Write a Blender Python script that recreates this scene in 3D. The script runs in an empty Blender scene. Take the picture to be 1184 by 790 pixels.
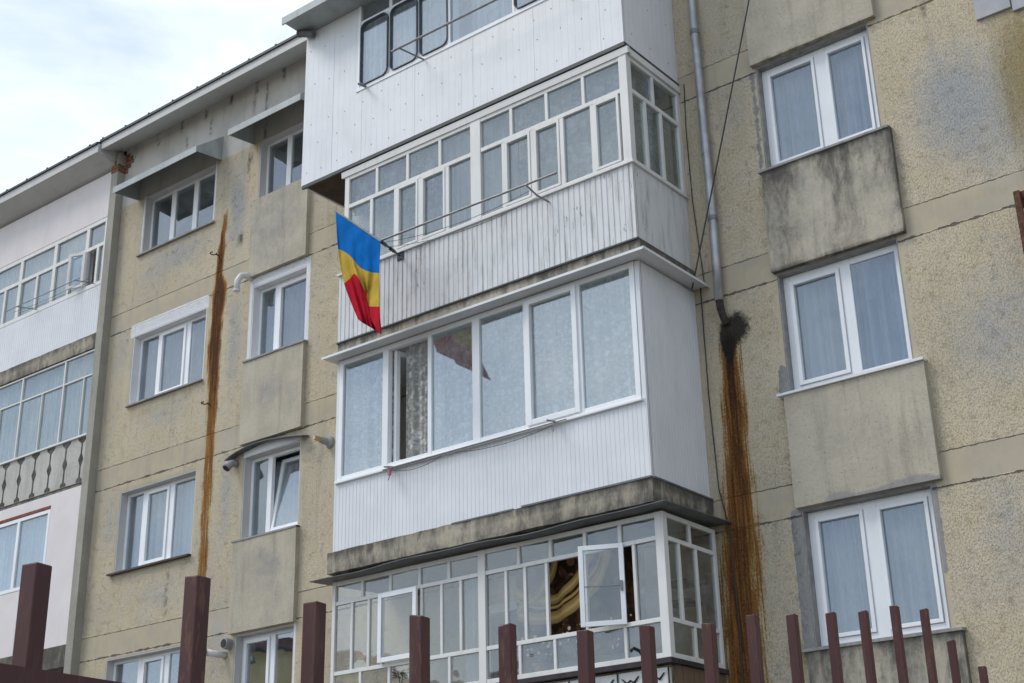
import bpy, math, random
import numpy as np
from mathutils import Vector, Matrix, noise as mnoise
rnd = random.Random(7)
SC = bpy.context.scene
COL = SC.collection

# ------------------------------------------------------------------ camera
YAW, PIT, ROL = -0.6617, 0.3908, -0.0239
CAM = Vector((0.0, -12.986, 1.6))
cy, sy_, cp, sp, cr, sr = math.cos(YAW), math.sin(YAW), math.cos(PIT), math.sin(PIT), math.cos(ROL), math.sin(ROL)
Fv = Vector((sy_*cp, cy*cp, sp)); R0 = Vector((cy, -sy_, 0)); U0 = R0.cross(Fv)
Rv = cr*R0 + sr*U0; Uv = -sr*R0 + cr*U0
cd = bpy.data.cameras.new('camera'); cam = bpy.data.objects.new('camera', cd); COL.objects.link(cam)
M = Matrix((Rv, Uv, -Fv)).transposed().to_4x4(); M.translation = CAM
cam.matrix_world = M
cd.sensor_fit = 'HORIZONTAL'; cd.sensor_width = 36; cd.lens = 49.87
cd.clip_start = 0.05; cd.clip_end = 2000
SC.camera = cam

# ------------------------------------------------------------------ light
SUN_DIR = Vector((-0.50, -0.42, 0.80)).normalized()      # towards the sun behind thin cloud
EL = math.asin(SUN_DIR.z); AZ = math.atan2(SUN_DIR.x, SUN_DIR.y)
SC.view_settings.view_transform = 'Standard'; SC.view_settings.look = 'None'
SC.view_settings.gamma = 1; SC.view_settings.use_curve_mapping = False
SC.view_settings.exposure = EXPOSURE = 0.2
W = bpy.data.worlds.new('World'); SC.world = W; W.use_nodes = True
nt = W.node_tree; nt.nodes.clear()
def wn(t, **k):
    n = nt.nodes.new(t)
    for a, b in k.items(): setattr(n, a, b)
    return n
sky = wn('ShaderNodeTexSky', sky_type='NISHITA', sun_disc=False, sun_elevation=EL, sun_rotation=AZ, air_density=1.0, dust_density=.4, ozone_density=2.5)
tc = wn('ShaderNodeTexCoord')
mp = wn('ShaderNodeMapping'); mp.inputs['Scale'].default_value = (1.0, 1.0, 2.2)
nz = wn('ShaderNodeTexNoise'); nz.inputs['Scale'].default_value = 2.6; nz.inputs['Detail'].default_value = 7; nz.inputs['Roughness'].default_value = .55; nz.inputs['Distortion'].default_value = .3
rp = wn('ShaderNodeValToRGB'); rp.color_ramp.elements[0].position = .40; rp.color_ramp.elements[1].position = .70
rp.color_ramp.elements[0].color = (.28,)*3+(1,); rp.color_ramp.elements[1].color = (.97,)*3+(1,)
dot = wn('ShaderNodeVectorMath', operation='DOT_PRODUCT'); dot.inputs[1].default_value = SUN_DIR
gl = wn('ShaderNodeMapRange'); gl.inputs['From Min'].default_value = -0.6; gl.inputs['From Max'].default_value = 1; gl.inputs['To Min'].default_value = 5.25; gl.inputs['To Max'].default_value = 9.6
cc = wn('ShaderNodeVectorMath', operation='SCALE'); cc.inputs[0].default_value = (.93, 1.0, 1.08)
mx = wn('ShaderNodeMix', data_type='RGBA')
bg = wn('ShaderNodeBackground'); bg.inputs['Strength'].default_value = .15
wo = wn('ShaderNodeOutputWorld')
L = nt.links.new
L(tc.outputs['Generated'], mp.inputs['Vector']); L(mp.outputs[0], nz.inputs['Vector']); L(nz.outputs['Fac'], rp.inputs[0])
L(tc.outputs['Generated'], dot.inputs[0]); L(dot.outputs['Value'], gl.inputs['Value']); L(gl.outputs[0], cc.inputs['Scale'])
L(rp.outputs[0], mx.inputs['Factor']); L(sky.outputs[0], mx.inputs['A']); L(cc.outputs[0], mx.inputs['B'])
L(mx.outputs['Result'], bg.inputs['Color']); L(bg.outputs[0], wo.inputs['Surface'])
sd = bpy.data.lights.new('sun', 'SUN'); sd.energy = 1.5; sd.angle = math.radians(22); sd.color = (1, .945, .86)
so = bpy.data.objects.new('sun', sd); COL.objects.link(so); so.location = (-20, -25, 40)
so.rotation_euler = (-SUN_DIR).to_track_quat('-Z', 'Y').to_euler()

# ------------------------------------------------------------------ shader helpers
class NT:
    def __init__(s, name):
        s.m = bpy.data.materials.new(name); s.m.use_nodes = True; s.t = s.m.node_tree; s.t.nodes.clear()
        s.out = s.n('ShaderNodeOutputMaterial'); s._pos = None
    def n(s, t, **k):
        x = s.t.nodes.new(t)
        for a, b in k.items(): setattr(x, a, b)
        return x
    def l(s, a, b): s.t.links.new(a, b)
    def put(s, sock, v):
        if hasattr(v, 'is_output'): s.l(v, sock)
        elif isinstance(v, (tuple, list)) and len(v) == 3 and sock.type == 'RGBA': sock.default_value = (*v, 1)
        else: sock.default_value = v
    @property
    def pos(s):
        if s._pos is None: s._pos = s.n('ShaderNodeNewGeometry').outputs['Position']
        return s._pos
    def mapping(s, scale, loc=(0, 0, 0)):
        m = s.n('ShaderNodeMapping'); m.inputs['Scale'].default_value = scale; m.inputs['Location'].default_value = loc; s.l(s.pos, m.inputs['Vector']); return m.outputs[0]
    def noise(s, scale=1, detail=4, rough=.5, dist=0, vec=None, col=False):
        x = s.n('ShaderNodeTexNoise'); x.inputs['Scale'].default_value = scale; x.inputs['Detail'].default_value = detail
        x.inputs['Roughness'].default_value = rough; x.inputs['Distortion'].default_value = dist
        s.l(vec if vec is not None else s.pos, x.inputs['Vector']); return x.outputs['Color' if col else 'Fac']
    def vor(s, scale=1, feature='F1', vec=None, rand=1, out='Distance'):
        x = s.n('ShaderNodeTexVoronoi', feature=feature); x.inputs['Scale'].default_value = scale; x.inputs['Randomness'].default_value = rand
        s.l(vec if vec is not None else s.pos, x.inputs['Vector']); return x.outputs[out]
    def math(s, op, a, b=None, c=None, clamp=False):
        x = s.n('ShaderNodeMath', operation=op, use_clamp=clamp)
        s.put(x.inputs[0], a)
        if b is not None: s.put(x.inputs[1], b)
        if c is not None: s.put(x.inputs[2], c)
        return x.outputs[0]
    def mr(s, v, a, b, c=0., d=1., smooth=True):
        x = s.n('ShaderNodeMapRange', interpolation_type='SMOOTHSTEP' if smooth else 'LINEAR')
        s.put(x.inputs['Value'], v)
        for k, q in (('From Min', a), ('From Max', b), ('To Min', c), ('To Max', d)): s.put(x.inputs[k], q)
        return x.outputs[0]
    def mix(s, f, a, b, blend='MIX'):
        x = s.n('ShaderNodeMix', data_type='RGBA', blend_type=blend)
        s.put(x.inputs['Factor'], f); s.put(x.inputs['A'], a); s.put(x.inputs['B'], b); return x.outputs['Result']
    def attr(s, name): return s.n('ShaderNodeAttribute', attribute_name=name).outputs['Fac']
    def bump(s, h, strength=.5, dist=.01, nrm=None):
        x = s.n('ShaderNodeBump'); x.inputs['Strength'].default_value = strength; x.inputs['Distance'].default_value = dist
        s.l(h, x.inputs['Height'])
        if nrm is not None: s.l(nrm, x.inputs['Normal'])
        return x.outputs[0]
    def sep(s, v):
        x = s.n('ShaderNodeSeparateXYZ'); s.l(v, x.inputs[0]); return x.outputs
    def bsdf(s, col, rough=.8, metal=0, nrm=None, spec=.3):
        x = s.n('ShaderNodeBsdfPrincipled'); s.put(x.inputs['Base Color'], col); s.put(x.inputs['Roughness'], rough); s.put(x.inputs['Metallic'], metal)
        x.inputs['Specular IOR Level'].default_value = spec
        if nrm is not None: s.l(nrm, x.inputs['Normal'])
        return x.outputs[0]
    def done(s, surf): s.l(surf, s.out.inputs['Surface']); return s.m

def simple(name, col, rough=.6, var=.12, scale=6, metal=0, bump=.15, bscale=60, dirt=None, dirtamt=.4, spec=.3):
    t = NT(name)
    n = t.noise(scale, 5, .6)
    c = t.mix(t.mr(n, .3, .7), tuple(v*(1-var) for v in col), tuple(min(1, v*(1+var)) for v in col))
    if dirt:
        st = t.noise(1, 6, .65, vec=t.mapping((9, 9, 1.2)))
        c = t.mix(t.mr(st, .52, .75, 0, dirtamt), c, dirt)
    nr = t.bump(t.noise(bscale, 4, .6), bump, .004)
    return t.done(t.bsdf(c, rough, metal, nr, spec))

# ---- stucco of the facade: roughcast panels, smooth floor bands, joints, stains (all masks are real marks on the wall)
def make_stucco():
    t = NT('roughcast_stucco')
    P = t.sep(t.pos)
    wob = t.noise(2.2, 4, .6)
    fine = t.noise(14, 5, .65)
    zz = t.math('ADD', P[2], t.math('MULTIPLY', t.math('SUBTRACT', fine, .5), .035))
    fr = t.math('MODULO', t.math('SUBTRACT', zz, .085), 2.672)          # 0 = lower joint, .345 = upper joint
    topz = t.mr(P[2], 13.12, 13.2)
    band = t.math('MULTIPLY', t.mr(fr, .0, .02), t.mr(fr, .36, .34))
    smooth = t.math('MAXIMUM', t.math('MAXIMUM', band, topz), t.attr('smooth'), clamp=True)
    j0 = t.math('MINIMUM', fr, t.math('SUBTRACT', 2.672, fr))
    jn = t.noise(5, 4, .7)
    w0 = t.mr(jn, .38, .7, .005, .026)
    line0 = t.mr(j0, t.math('MULTIPLY', w0, .5), w0, 1, 0)
    j1 = t.math('ABSOLUTE', t.math('SUBTRACT', fr, .348))
    line1 = t.math('MULTIPLY', t.mr(j1, .002, .010, 1, 0), t.mr(jn, .35, .6, .15, .8))
    joint = t.math('MULTIPLY', t.math('MAXIMUM', line0, line1), t.math('SUBTRACT', 1, topz))
    vl = t.attr('vjoint')
    joint = t.math('MAXIMUM', joint, t.math('MULTIPLY', vl, t.mr(jn, .4, .6)))
    # vermiculated pits
    n1 = t.noise(30, 3, .6, .9, vec=t.mapping((1.25, 1, .75)))
    n2 = t.noise(34, 4, .6, .8)
    pit = t.mr(t.noise(46, 4, .65, vec=t.mapping((1.3, 1, .8))), .48, .68)
    worm = t.mr(t.math('ABSOLUTE', t.math('SUBTRACT', n1, .47)), .0, .045, 1, 0)
    worm = t.math('MULTIPLY', worm, t.mr(t.noise(9, 4, .65), .50, .68))
    rough = t.math('SUBTRACT', 1, smooth)
    pits = t.math('MULTIPLY', t.math('MAXIMUM', t.math('MULTIPLY', worm, .9), t.math('MULTIPLY', pit, .55)), rough)
    c = t.mix(t.mr(wob, .35, .65), (.55, .458, .31), (.59, .505, .365))
    c = t.mix(t.mr(t.noise(.55, 5, .6), .44, .68, 0, .6), c, (.40, .36, .29))
    c = t.mix(t.mr(n2, .3, .7, 0, .3), c, (.60, .54, .43))
    cs = t.mix(t.mr(t.noise(3, 6, .65), .35, .65), (.475, .405, .29), (.41, .36, .275))
    cs = t.mix(topz, cs, t.mix(t.mr(t.noise(1.3, 6, .6), .4, .65), (.50, .475, .435), (.41, .39, .355)))
    c = t.mix(smooth, c, cs)
    ws = t.noise(1, 7, .7, .4, vec=t.mapping((4.5, 4.5, .5)))
    c = t.mix(t.mr(ws, .5, .78, 0, .5), c, (.27, .25, .21))
    c = t.mix(t.mr(t.noise(1.1, 6, .7, .6), .55, .75, 0, .5), c, (.36, .35, .325))
    g = t.math('ADD', t.attr('grey'), t.math('MULTIPLY', t.math('SUBTRACT', t.noise(5, 7, .72), .5), 1.1))
    c = t.mix(t.mr(g, .05, 1.0, 0, .95), c, t.mix(t.noise(20, 4, .7), (.33, .33, .325), (.42, .415, .40)))
    o = t.math('ADD', t.attr('ochre'), t.math('MULTIPLY', t.math('SUBTRACT', t.noise(1, 6, .7, vec=t.mapping((7, 7, 1.1))), .5), 1.7))
    c = t.mix(t.mr(o, .1, 1.15, 0, .8), c, (.27, .205, .085))
    ce = t.math('ADD', t.attr('cement'), t.math('MULTIPLY', t.math('SUBTRACT', t.noise(9, 6, .7), .5), .9))
    cem = t.mr(ce, .42, .5)
    c = t.mix(cem, c, t.mix(t.noise(11, 5, .7), (.22, .215, .205), (.33, .32, .305)))
    c = t.mix(t.math('MULTIPLY', pits, .27), c, (.18, .155, .115))
    wh = t.math('ADD', t.attr('white'), t.math('MULTIPLY', t.math('SUBTRACT', t.noise(16, 4, .6), .5), .55))
    wm = t.mr(wh, .45, .52)
    c = t.mix(wm, c, (.70, .70, .71))
    c = t.mix(t.math('MULTIPLY', joint, t.math('SUBTRACT', .8, t.math('MULTIPLY', wm, .75))), c, (.055, .05, .045))
    # rust run-off
    rs = t.noise(1, 6, .7, vec=t.mapping((34, 34, 1.3)))
    r = t.math('ADD', t.attr('rust'), t.math('MULTIPLY', t.math('SUBTRACT', t.math('ADD', t.math('MULTIPLY', rs, .85), t.math('MULTIPLY', t.noise(38, 5, .75), .4)), .625), 3.0))
    has = t.mr(t.attr('rust'), .02, .12)
    c = t.mix(t.math('MULTIPLY', t.mr(r, .05, .3, 0, .75), has), c, (.36, .25, .08))
    c = t.mix(t.math('MULTIPLY', t.mr(r, .25, .5, 0, .9), has), c, (.24, .095, .022))
    c = t.mix(t.math('MULTIPLY', t.mr(r, .55, 1.05, 0, .88), has), c, t.mix(t.attr('core'), (.085, .034, .014), (.040, .017, .011)))
    s = t.math('ADD', t.attr('soot'), t.math('MULTIPLY', t.math('SUBTRACT', t.noise(17, 7, .78, .8), .5), 1.5))
    sm = t.mr(s, .22, .8)
    c = t.mix(t.math('MULTIPLY', sm, .95), c, (.022, .020, .018))
    # small black specks
    sk = t.vor(7); c = t.mix(t.math('MULTIPLY', t.mr(sk, .04, .07, .75, 0), t.mr(t.noise(.8, 3), .52, .6)), c, (.06, .055, .05))
    h = t.math('MULTIPLY', t.math('ADD', t.math('ADD', t.math('MULTIPLY', n2, .7), t.math('MULTIPLY', t.noise(75, 3, .6), .5)), t.math('SUBTRACT', 0, t.math('MULTIPLY', pits, 1.1))), t.mr(rough, 0, 1, .12, 1))
    h = t.math('SUBTRACT', h, t.math('MULTIPLY', joint, 1.6))
    nr = t.bump(h, .8, .0135)
    return t.done(t.bsdf(c, .92, 0, nr, .15))

def make_concrete(name, a, b, mould=(.055, .053, .05), mscale=4., yellow=None, base_mould=0., lo=.28, hi=1.0):
    """weathered render / concrete; the vertex mark 'mould' says where the dark growth sits"""
    t = NT(name)
    c = t.mix(t.mr(t.noise(2.0, 6, .62), .35, .65), a, b)
    c = t.mix(t.mr(t.noise(28, 5, .7), .35, .75, 0, .25), c, tuple(v*1.35 for v in a))
    if yellow:
        y = t.math('ADD', t.attr('ochre'), t.math('MULTIPLY', t.math('SUBTRACT', t.noise(4, 6, .7), .5), .9))
        c = t.mix(t.mr(y, .35, .8, 0, .6), c, yellow)
    ws = t.noise(1, 7, .7, .4, vec=t.mapping((4.5, 4.5, .5)))
    c = t.mix(t.mr(ws, .5, .78, 0, .5), c, (.27, .25, .21))
    c = t.mix(t.mr(t.noise(1.1, 6, .7, .6), .55, .75, 0, .5), c, (.36, .35, .325))
    g = t.math('ADD', t.attr('grey'), t.math('MULTIPLY', t.math('SUBTRACT', t.noise(5, 5, .7), .5), .6))
    c = t.mix(t.mr(g, .35, .65, 0, .7), c, (.25, .25, .255))
    ms = t.noise(1, 7, .72, .5, vec=t.mapping((mscale*1.8, mscale*1.8, mscale*.55)))
    mb = t.noise(9, 6, .7)
    m = t.math('ADD', t.math('ADD', t.attr('mould'), base_mould), t.math('ADD', t.math('MULTIPLY', t.math('SUBTRACT', ms, .5), 1.5), t.math('MULTIPLY', t.math('SUBTRACT', mb, .5), .5)))
    c = t.mix(t.mr(m, lo, hi, 0, .86), c, mould)
    wm_ = t.noise(1, 7, .7, .3, vec=t.mapping((8, 8, .7)))
    c = t.mix(t.mr(wm_, .5, .72, 0, .45), c, tuple(v*.62 for v in b)); c = t.mix(t.mr(wm_, .28, .42, .35, 0), c, tuple(min(1, v*1.25) for v in a))
    pit = t.mr(t.noise(45, 4, .7), .58, .70)
    c = t.mix(t.math('MULTIPLY', pit, .35), c, (.08, .075, .065))
    nr = t.bump(t.math('SUBTRACT', t.math('ADD', t.noise(22, 6, .65), t.math('MULTIPLY', mb, .5)), pit), .5, .008)
    return t.done(t.bsdf(c, .92, 0, nr, .15))

def make_painted(name, col, dirt, amt, flake=None, fcol=(.10, .09, .08), rough=.45, bump=.1, vs=(14, 14, 1.1), th=(.5, .78)):
    """painted metal, wood or plastic with run-down dirt; flake adds peeled spots"""
    t = NT(name)
    n = t.noise(2.3, 5, .6)
    c = t.mix(t.mr(n, .3, .7), tuple(v*.93 for v in col), col)
    st = t.noise(1, 6, .68, vec=t.mapping(vs))
    c = t.mix(t.mr(st, th[0], th[1], 0, amt), c, dirt)
    big = t.noise(.9, 4, .6); c = t.mix(t.mr(big, .5, .72, 0, amt*.6), c, tuple(v*.78 for v in col))
    if flake:
        f = t.math('ADD', t.math('MULTIPLY', t.noise(1, 6, .75, vec=t.mapping((38, 38, 8))), .6), t.math('MULTIPLY', t.noise(1.3, 4), .45))
        c = t.mix(t.mr(f, flake, flake+.035, 0, .8), c, fcol)
    nr = t.bump(t.math('ADD', n, t.math('MULTIPLY', t.noise(90, 3), .25)), bump, .004)
    return t.done(t.bsdf(c, rough, 0, nr, .35))

def make_glass(name, tint=(.88, .92, .93), boost=1.0, wave=.5, ior=2.35):
    t = NT(name)
    nr = t.bump(t.noise(1.6, 2, .5), .12*wave, .05)
    dp_ = t.n('ShaderNodeVectorMath', operation='DOT_PRODUCT'); t.l(t.n('ShaderNodeNewGeometry').outputs['Incoming'], dp_.inputs[0]); t.l(nr, dp_.inputs[1])
    om = t.math('SUBTRACT', 1, t.math('ABSOLUTE', dp_.outputs['Value']), clamp=True); r0 = ((ior-1)/(ior+1))**2
    fac = t.math('MULTIPLY', t.math('ADD', t.math('MULTIPLY', t.math('POWER', om, 5), 1-r0), r0), boost, clamp=True)
    tr = t.n('ShaderNodeBsdfTransparent'); tr.inputs['Color'].default_value = (*tint, 1)
    gs = t.n('ShaderNodeBsdfGlossy'); gs.inputs['Roughness'].default_value = .0; gs.inputs['Color'].default_value = (.93, .97, 1, 1); t.l(nr, gs.inputs['Normal'])
    # dust film
    df = t.n('ShaderNodeBsdfDiffuse'); df.inputs['Color'].default_value = (.6, .62, .63, 1)
    a = t.n('ShaderNodeMixShader'); t.l(fac, a.inputs[0]); t.l(tr.outputs[0], a.inputs[1]); t.l(gs.outputs[0], a.inputs[2])
    b = t.n('ShaderNodeMixShader'); t.l(t.mr(t.noise(3, 5, .7), .35, .8, .03, .14), b.inputs[0]); t.l(a.outputs[0], b.inputs[1]); t.l(df.outputs[0], b.inputs[2])
    return t.done(b.outputs[0])

def make_curtain(name, col, dens, lace=None, folds=None):
    t = NT(name)
    d = t.n('ShaderNodeBsdfDiffuse'); d.inputs['Color'].default_value = (*col, 1)
    tl = t.n('ShaderNodeBsdfTranslucent'); tl.inputs['Color'].default_value = (*col, 1)
    m = t.n('ShaderNodeMixShader'); m.inputs[0].default_value = .35; t.l(d.outputs[0], m.inputs[1]); t.l(tl.outputs[0], m.inputs[2])
    tr = t.n('ShaderNodeBsdfTransparent')
    o = t.n('ShaderNodeMixShader'); t.l(tr.outputs[0], o.inputs[1]); t.l(m.outputs[0], o.inputs[2])
    if lace:
        sc, lo, hi = lace
        v = t.pos
        base = t.mapping((1, .2, 1)); dn = t.n('ShaderNodeVectorMath', operation='SCALE'); t.l(t.noise(sc*1.3, 3, .6, col=True), dn.inputs[0]); dn.inputs['Scale'].default_value = .55/sc
        dv = t.n('ShaderNodeVectorMath', operation='ADD'); t.l(base, dv.inputs[0]); t.l(dn.outputs[0], dv.inputs[1]); dv = dv.outputs[0]
        v1 = t.vor(sc, vec=dv); petals = t.mr(v1, .15, .5, 1, 0)
        small = t.mr(t.vor(sc*2.3, vec=dv), .2, .6, 1, 0)
        k = t.math('ADD', t.math('MULTIPLY', petals, .75), t.math('MULTIPLY', small, .45), clamp=True)
        k = t.math('MULTIPLY', k, t.mr(t.noise(sc*.6, 4, .65), .3, .6, .45, 1))
        t.l(t.math('ADD', t.mr(k, 0, 1, lo, hi, smooth=False), t.mr(t.attr('fold'), .3, 1, -.08, .12), clamp=True), o.inputs[0])
    else:
        t.l(t.math('ADD', t.mr(t.attr('fold'), 0, 1, dens-.30, min(1, dens+.12), smooth=False), t.mr(t.noise(1, 4, .6, vec=t.mapping((10, 2, .5))), .3, .7, -.08, .06), clamp=True), o.inputs[0])
    return t.done(o.outputs[0])

MAT = {}
MAT['stucco'] = make_stucco()
MAT['spandrel'] = make_concrete('spandrel_render', (.475, .425, .335), (.39, .355, .285), yellow=(.46, .37, .21))
MAT['slab'] = make_concrete('balcony_slab_concrete', (.45, .40, .31), (.30, .27, .22), mscale=3.6, base_mould=.38, hi=.9)
MAT['parapetconc'] = make_concrete('parapet_concrete', (.52, .50, .46), (.43, .41, .38), mscale=3, base_mould=.0)
MAT['pilaster'] = make_concrete('pilaster_concrete', (.36, .34, .29), (.30, .285, .245), mscale=1.5, base_mould=-.2)
MAT['eave'] = make_painted('eave_board', (.52, .51, .49), (.25, .24, .22), .4, vs=(3, 6, 6))
MAT['plaster'] = make_painted('white_plaster', (.74, .685, .675), (.45, .42, .40), .25, rough=.85, bump=.3, vs=(5, 5, 1))
MAT['panel'] = make_painted('white_sheet_cladding', (.73, .735, .745), (.43, .43, .43), .26, rough=.38)
MAT['panel_old'] = make_painted('old_white_corrugated_cladding', (.68, .68, .675), (.30, .29, .27), .7, flake=.625, rough=.5, th=(.46, .72), vs=(11, 11, 1.4))
MAT['paint_old'] = make_painted('old_white_frame_paint', (.72, .71, .68), (.38, .35, .30), .4, flake=.69, rough=.55)
MAT['pvc'] = make_painted('white_pvc', (.84, .85, .86), (.55, .55, .55), .15, rough=.3)
MAT['whitewash'] = make_painted('whitewash', (.74, .74, .75), (.5, .5, .5), .2, rough=.85, bump=.3)
MAT['awning'] = simple('painted_sheet_metal', (.36, .39, .385), .45, .12, 3, dirt=(.2, .2, .19), dirtamt=.4)
MAT['darkmetal'] = simple('dark_sheet_metal', (.13, .135, .14), .5, .2, 4, dirt=(.25, .25, .24), dirtamt=.4)
MAT['flash'] = simple('roof_flashing', (.055, .06, .06), .5, .2, 4)
MAT['zinc'] = simple('zinc_downpipe', (.40, .40, .40), .42, .15, 5, metal=.55, dirt=(.16, .15, .14), dirtamt=.5)
MAT['rustmetal'] = simple('rusty_iron', (.10, .045, .025), .8, .4, 20, bump=.4)
MAT['burnt'] = simple('burnt_rusty_zinc', (.05, .036, .03), .8, .4, 20, bump=.4)
MAT['fence'] = make_painted('maroon_fence_paint', (.068, .020, .018), (.11, .055, .04), .6, flake=.60, fcol=(.13, .055, .03), rough=.5, bump=.25, vs=(24, 24, 4), th=(.5, .7))
MAT['black'] = simple('black_rubber', (.012, .013, .016), .5, .2, 5)
MAT['seal'] = simple('grey_rubber_seal', (.09, .105, .12), .5, .2, 5)
MAT['sill'] = simple('grey_window_sill', (.27, .265, .255), .7, .18, 9, dirt=(.12, .115, .11), dirtamt=.6)
MAT['brownsill'] = simple('brown_sheet_sill', (.07, .048, .042), .5, .2, 9)
MAT['revealpaint'] = make_painted('grey_white_reveal', (.56, .55, .54), (.3, .29, .27), .4, rough=.9, bump=.3, vs=(6, 6, 2))
MAT['wood'] = make_painted('weathered_wood', (.17, .115, .075), (.05, .035, .025), .7, rough=.8, vs=(30, 30, 1.5))
MAT['darkwood'] = simple('dark_brown_board', (.075, .05, .038), .8, .25, 6)
MAT['reddark'] = simple('red_brown_trim', (.20, .055, .03), .7, .3, 14, bump=.4)
MAT['brick'] = simple('exposed_brick', (.21, .10, .068), .9, .5, 26)
MAT['inner'] = simple('interior_plaster', (.30, .29, .27), .9, .1, 2)
MAT['innerlight'] = simple('balcony_inner_wall', (.46, .45, .42), .9, .12, 2)
MAT['whitepipe'] = simple('white_plastic_pipe', (.66, .66, .65), .4, .1, 6)
MAT['greypipe'] = simple('grey_flue_pipe', (.30, .30, .30), .5, .15, 9, dirt=(.1, .1, .1), dirtamt=.4)
MAT['brass'] = simple('brass_nozzle', (.45, .36, .2), .35, .15, 9, metal=.7)
MAT['wire'] = simple('dark_wire', (.05, .05, .05), .6, .1, 3)
MAT['rod'] = simple('grey_steel_rod', (.22, .22, .23), .45, .2, 10, metal=.4)
MAT['glass'] = make_glass('window_glass')
MAT['glass_mid'] = make_glass('plain_window_glass', (.82, .87, .90), 1.0, .6, 2.0)
MAT['glass_old'] = make_glass('old_glass', (.84, .88, .88), 1.0, 1.2, 1.95)
MAT['glass_clear'] = make_glass('single_glass', (.86, .88, .87), .9, 1.4, 1.9)
MAT['curtain'] = make_curtain('white_voile', (.84, .85, .86), .86)
MAT['curtain_thin'] = make_curtain('thin_voile', (.74, .77, .82), .66)
MAT['curtain_dark'] = make_curtain('grey_net', (.42, .43, .46), .72)
MAT['curtain_mid'] = make_curtain('blue_grey_voile', (.66, .68, .71), .82)
MAT['lace'] = make_curtain('floral_lace', (.90, .90, .88), .8, lace=(10, .38, 1.0))
MAT['lace_old'] = make_curtain('patterned_net', (.66, .68, .70), .8, lace=(6.5, .35, .95))
MAT['lace_dark'] = make_curtain('dim_lace', (.55, .55, .54), .8, lace=(9.5, .1, .85))
def make_cloth(name, col):
    t = NT(name); c = t.mix(t.mr(t.noise(4, 5, .6), .3, .7), tuple(v*.82 for v in col), tuple(min(1, v*1.12) for v in col))
    nr = t.bump(t.math('ADD', t.noise(260, 2), t.math('MULTIPLY', t.noise(16, 4, .6, 1), 2.2)), .5, .006)
    d = t.n('ShaderNodeBsdfDiffuse'); t.put(d.inputs['Color'], c); t.l(nr, d.inputs['Normal']); q = t.n('ShaderNodeBsdfTranslucent'); t.put(q.inputs['Color'], c)
    m = t.n('ShaderNodeMixShader'); m.inputs[0].default_value = .3; t.l(d.outputs[0], m.inputs[1]); t.l(q.outputs[0], m.inputs[2]); return t.done(m.outputs[0])
MAT['blue'] = make_cloth('flag_blue', (.018, .20, .60))
MAT['yellow'] = make_cloth('flag_yellow', (.68, .48, .09))
MAT['red'] = make_cloth('flag_red', (.60, .028, .050))
MAT['ledge'] = simple('dark_ledge', (.045, .035, .04), .8, .3, 8)
MAT['purple'] = simple('purple_cloth', (.05, .018, .05), .9, .3, 8)
MAT['pink'] = simple('pink_plastic', (.55, .16, .2), .5, .1, 8)
MAT['leaf'] = simple('pot_plant_leaf', (.055, .085, .035), .6, .3, 20)
MAT['terracotta'] = simple('terracotta', (.30, .12, .07), .8, .15, 9)
MAT['yellowwall'] = simple('yellow_render', (.82, .64, .24), .9, .06, 1.5)
MAT['redroof'] = simple('red_brown_roof', (.16, .045, .04), .6, .2, 3)
MAT['tile'] = simple('grey_insulation_board', (.40, .40, .42), .85, .1, 3)
def make_ground():
    t = NT('ground_asphalt'); c = t.mix(t.mr(t.noise(.4, 6, .65), .35, .65), (.13, .125, .115), (.19, .18, .165))
    c = t.mix(t.mr(t.noise(60, 3), .5, .75, 0, .4), c, (.28, .27, .25))
    return t.done(t.bsdf(c, .92, 0, t.bump(t.noise(80, 4), .4, .01), .2))
MAT['ground'] = make_ground()
def make_carpet():
    t = NT('patterned_carpet'); P = t.sep(t.pos)
    def rad(cx, cz):
        dx = t.math('SUBTRACT', P[0], cx); dz = t.math('SUBTRACT', P[2], cz)
        return t.math('SQRT', t.math('ADD', t.math('MULTIPLY', dx, dx), t.math('MULTIPLY', dz, dz)))
    c = t.mix(t.mr(t.noise(9, 4), .45, .6), (.022, .012, .007), (.065, .033, .017))
    leaf = t.mr(t.vor(6.5), .26, .34, 1, 0); c = t.mix(t.math('MULTIPLY', leaf, t.mr(t.noise(2.5, 2), .48, .52)), c, (.15, .075, .04))
    for cx, cz, r, w in ((-9.05, 5.42, .60, .055), (-9.05, 5.47, .84, .075), (-9.75, 5.6, .9, .06), (-9.02, 5.44, .70, .02)):
        d = t.math('ABSOLUTE', t.math('SUBTRACT', rad(cx, cz), r)); c = t.mix(t.mr(d, w*.7, w, 1, 0), c, t.mix(t.mr(d, 0, w*.5), (.50, .36, .13), (.32, .20, .07)))
    dots = t.math('MULTIPLY', t.mr(t.vor(14), .26, .32, 1, 0), t.mr(P[2], 4.55, 4.5)); c = t.mix(t.math('MULTIPLY', dots, t.mr(t.noise(5, 1), .5, .53)), c, (.60, .52, .38))
    return t.done(t.bsdf(c, .95, 0, t.bump(t.noise(200, 2), .4, .004), .05))
MAT['carpet'] = make_carpet()

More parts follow.
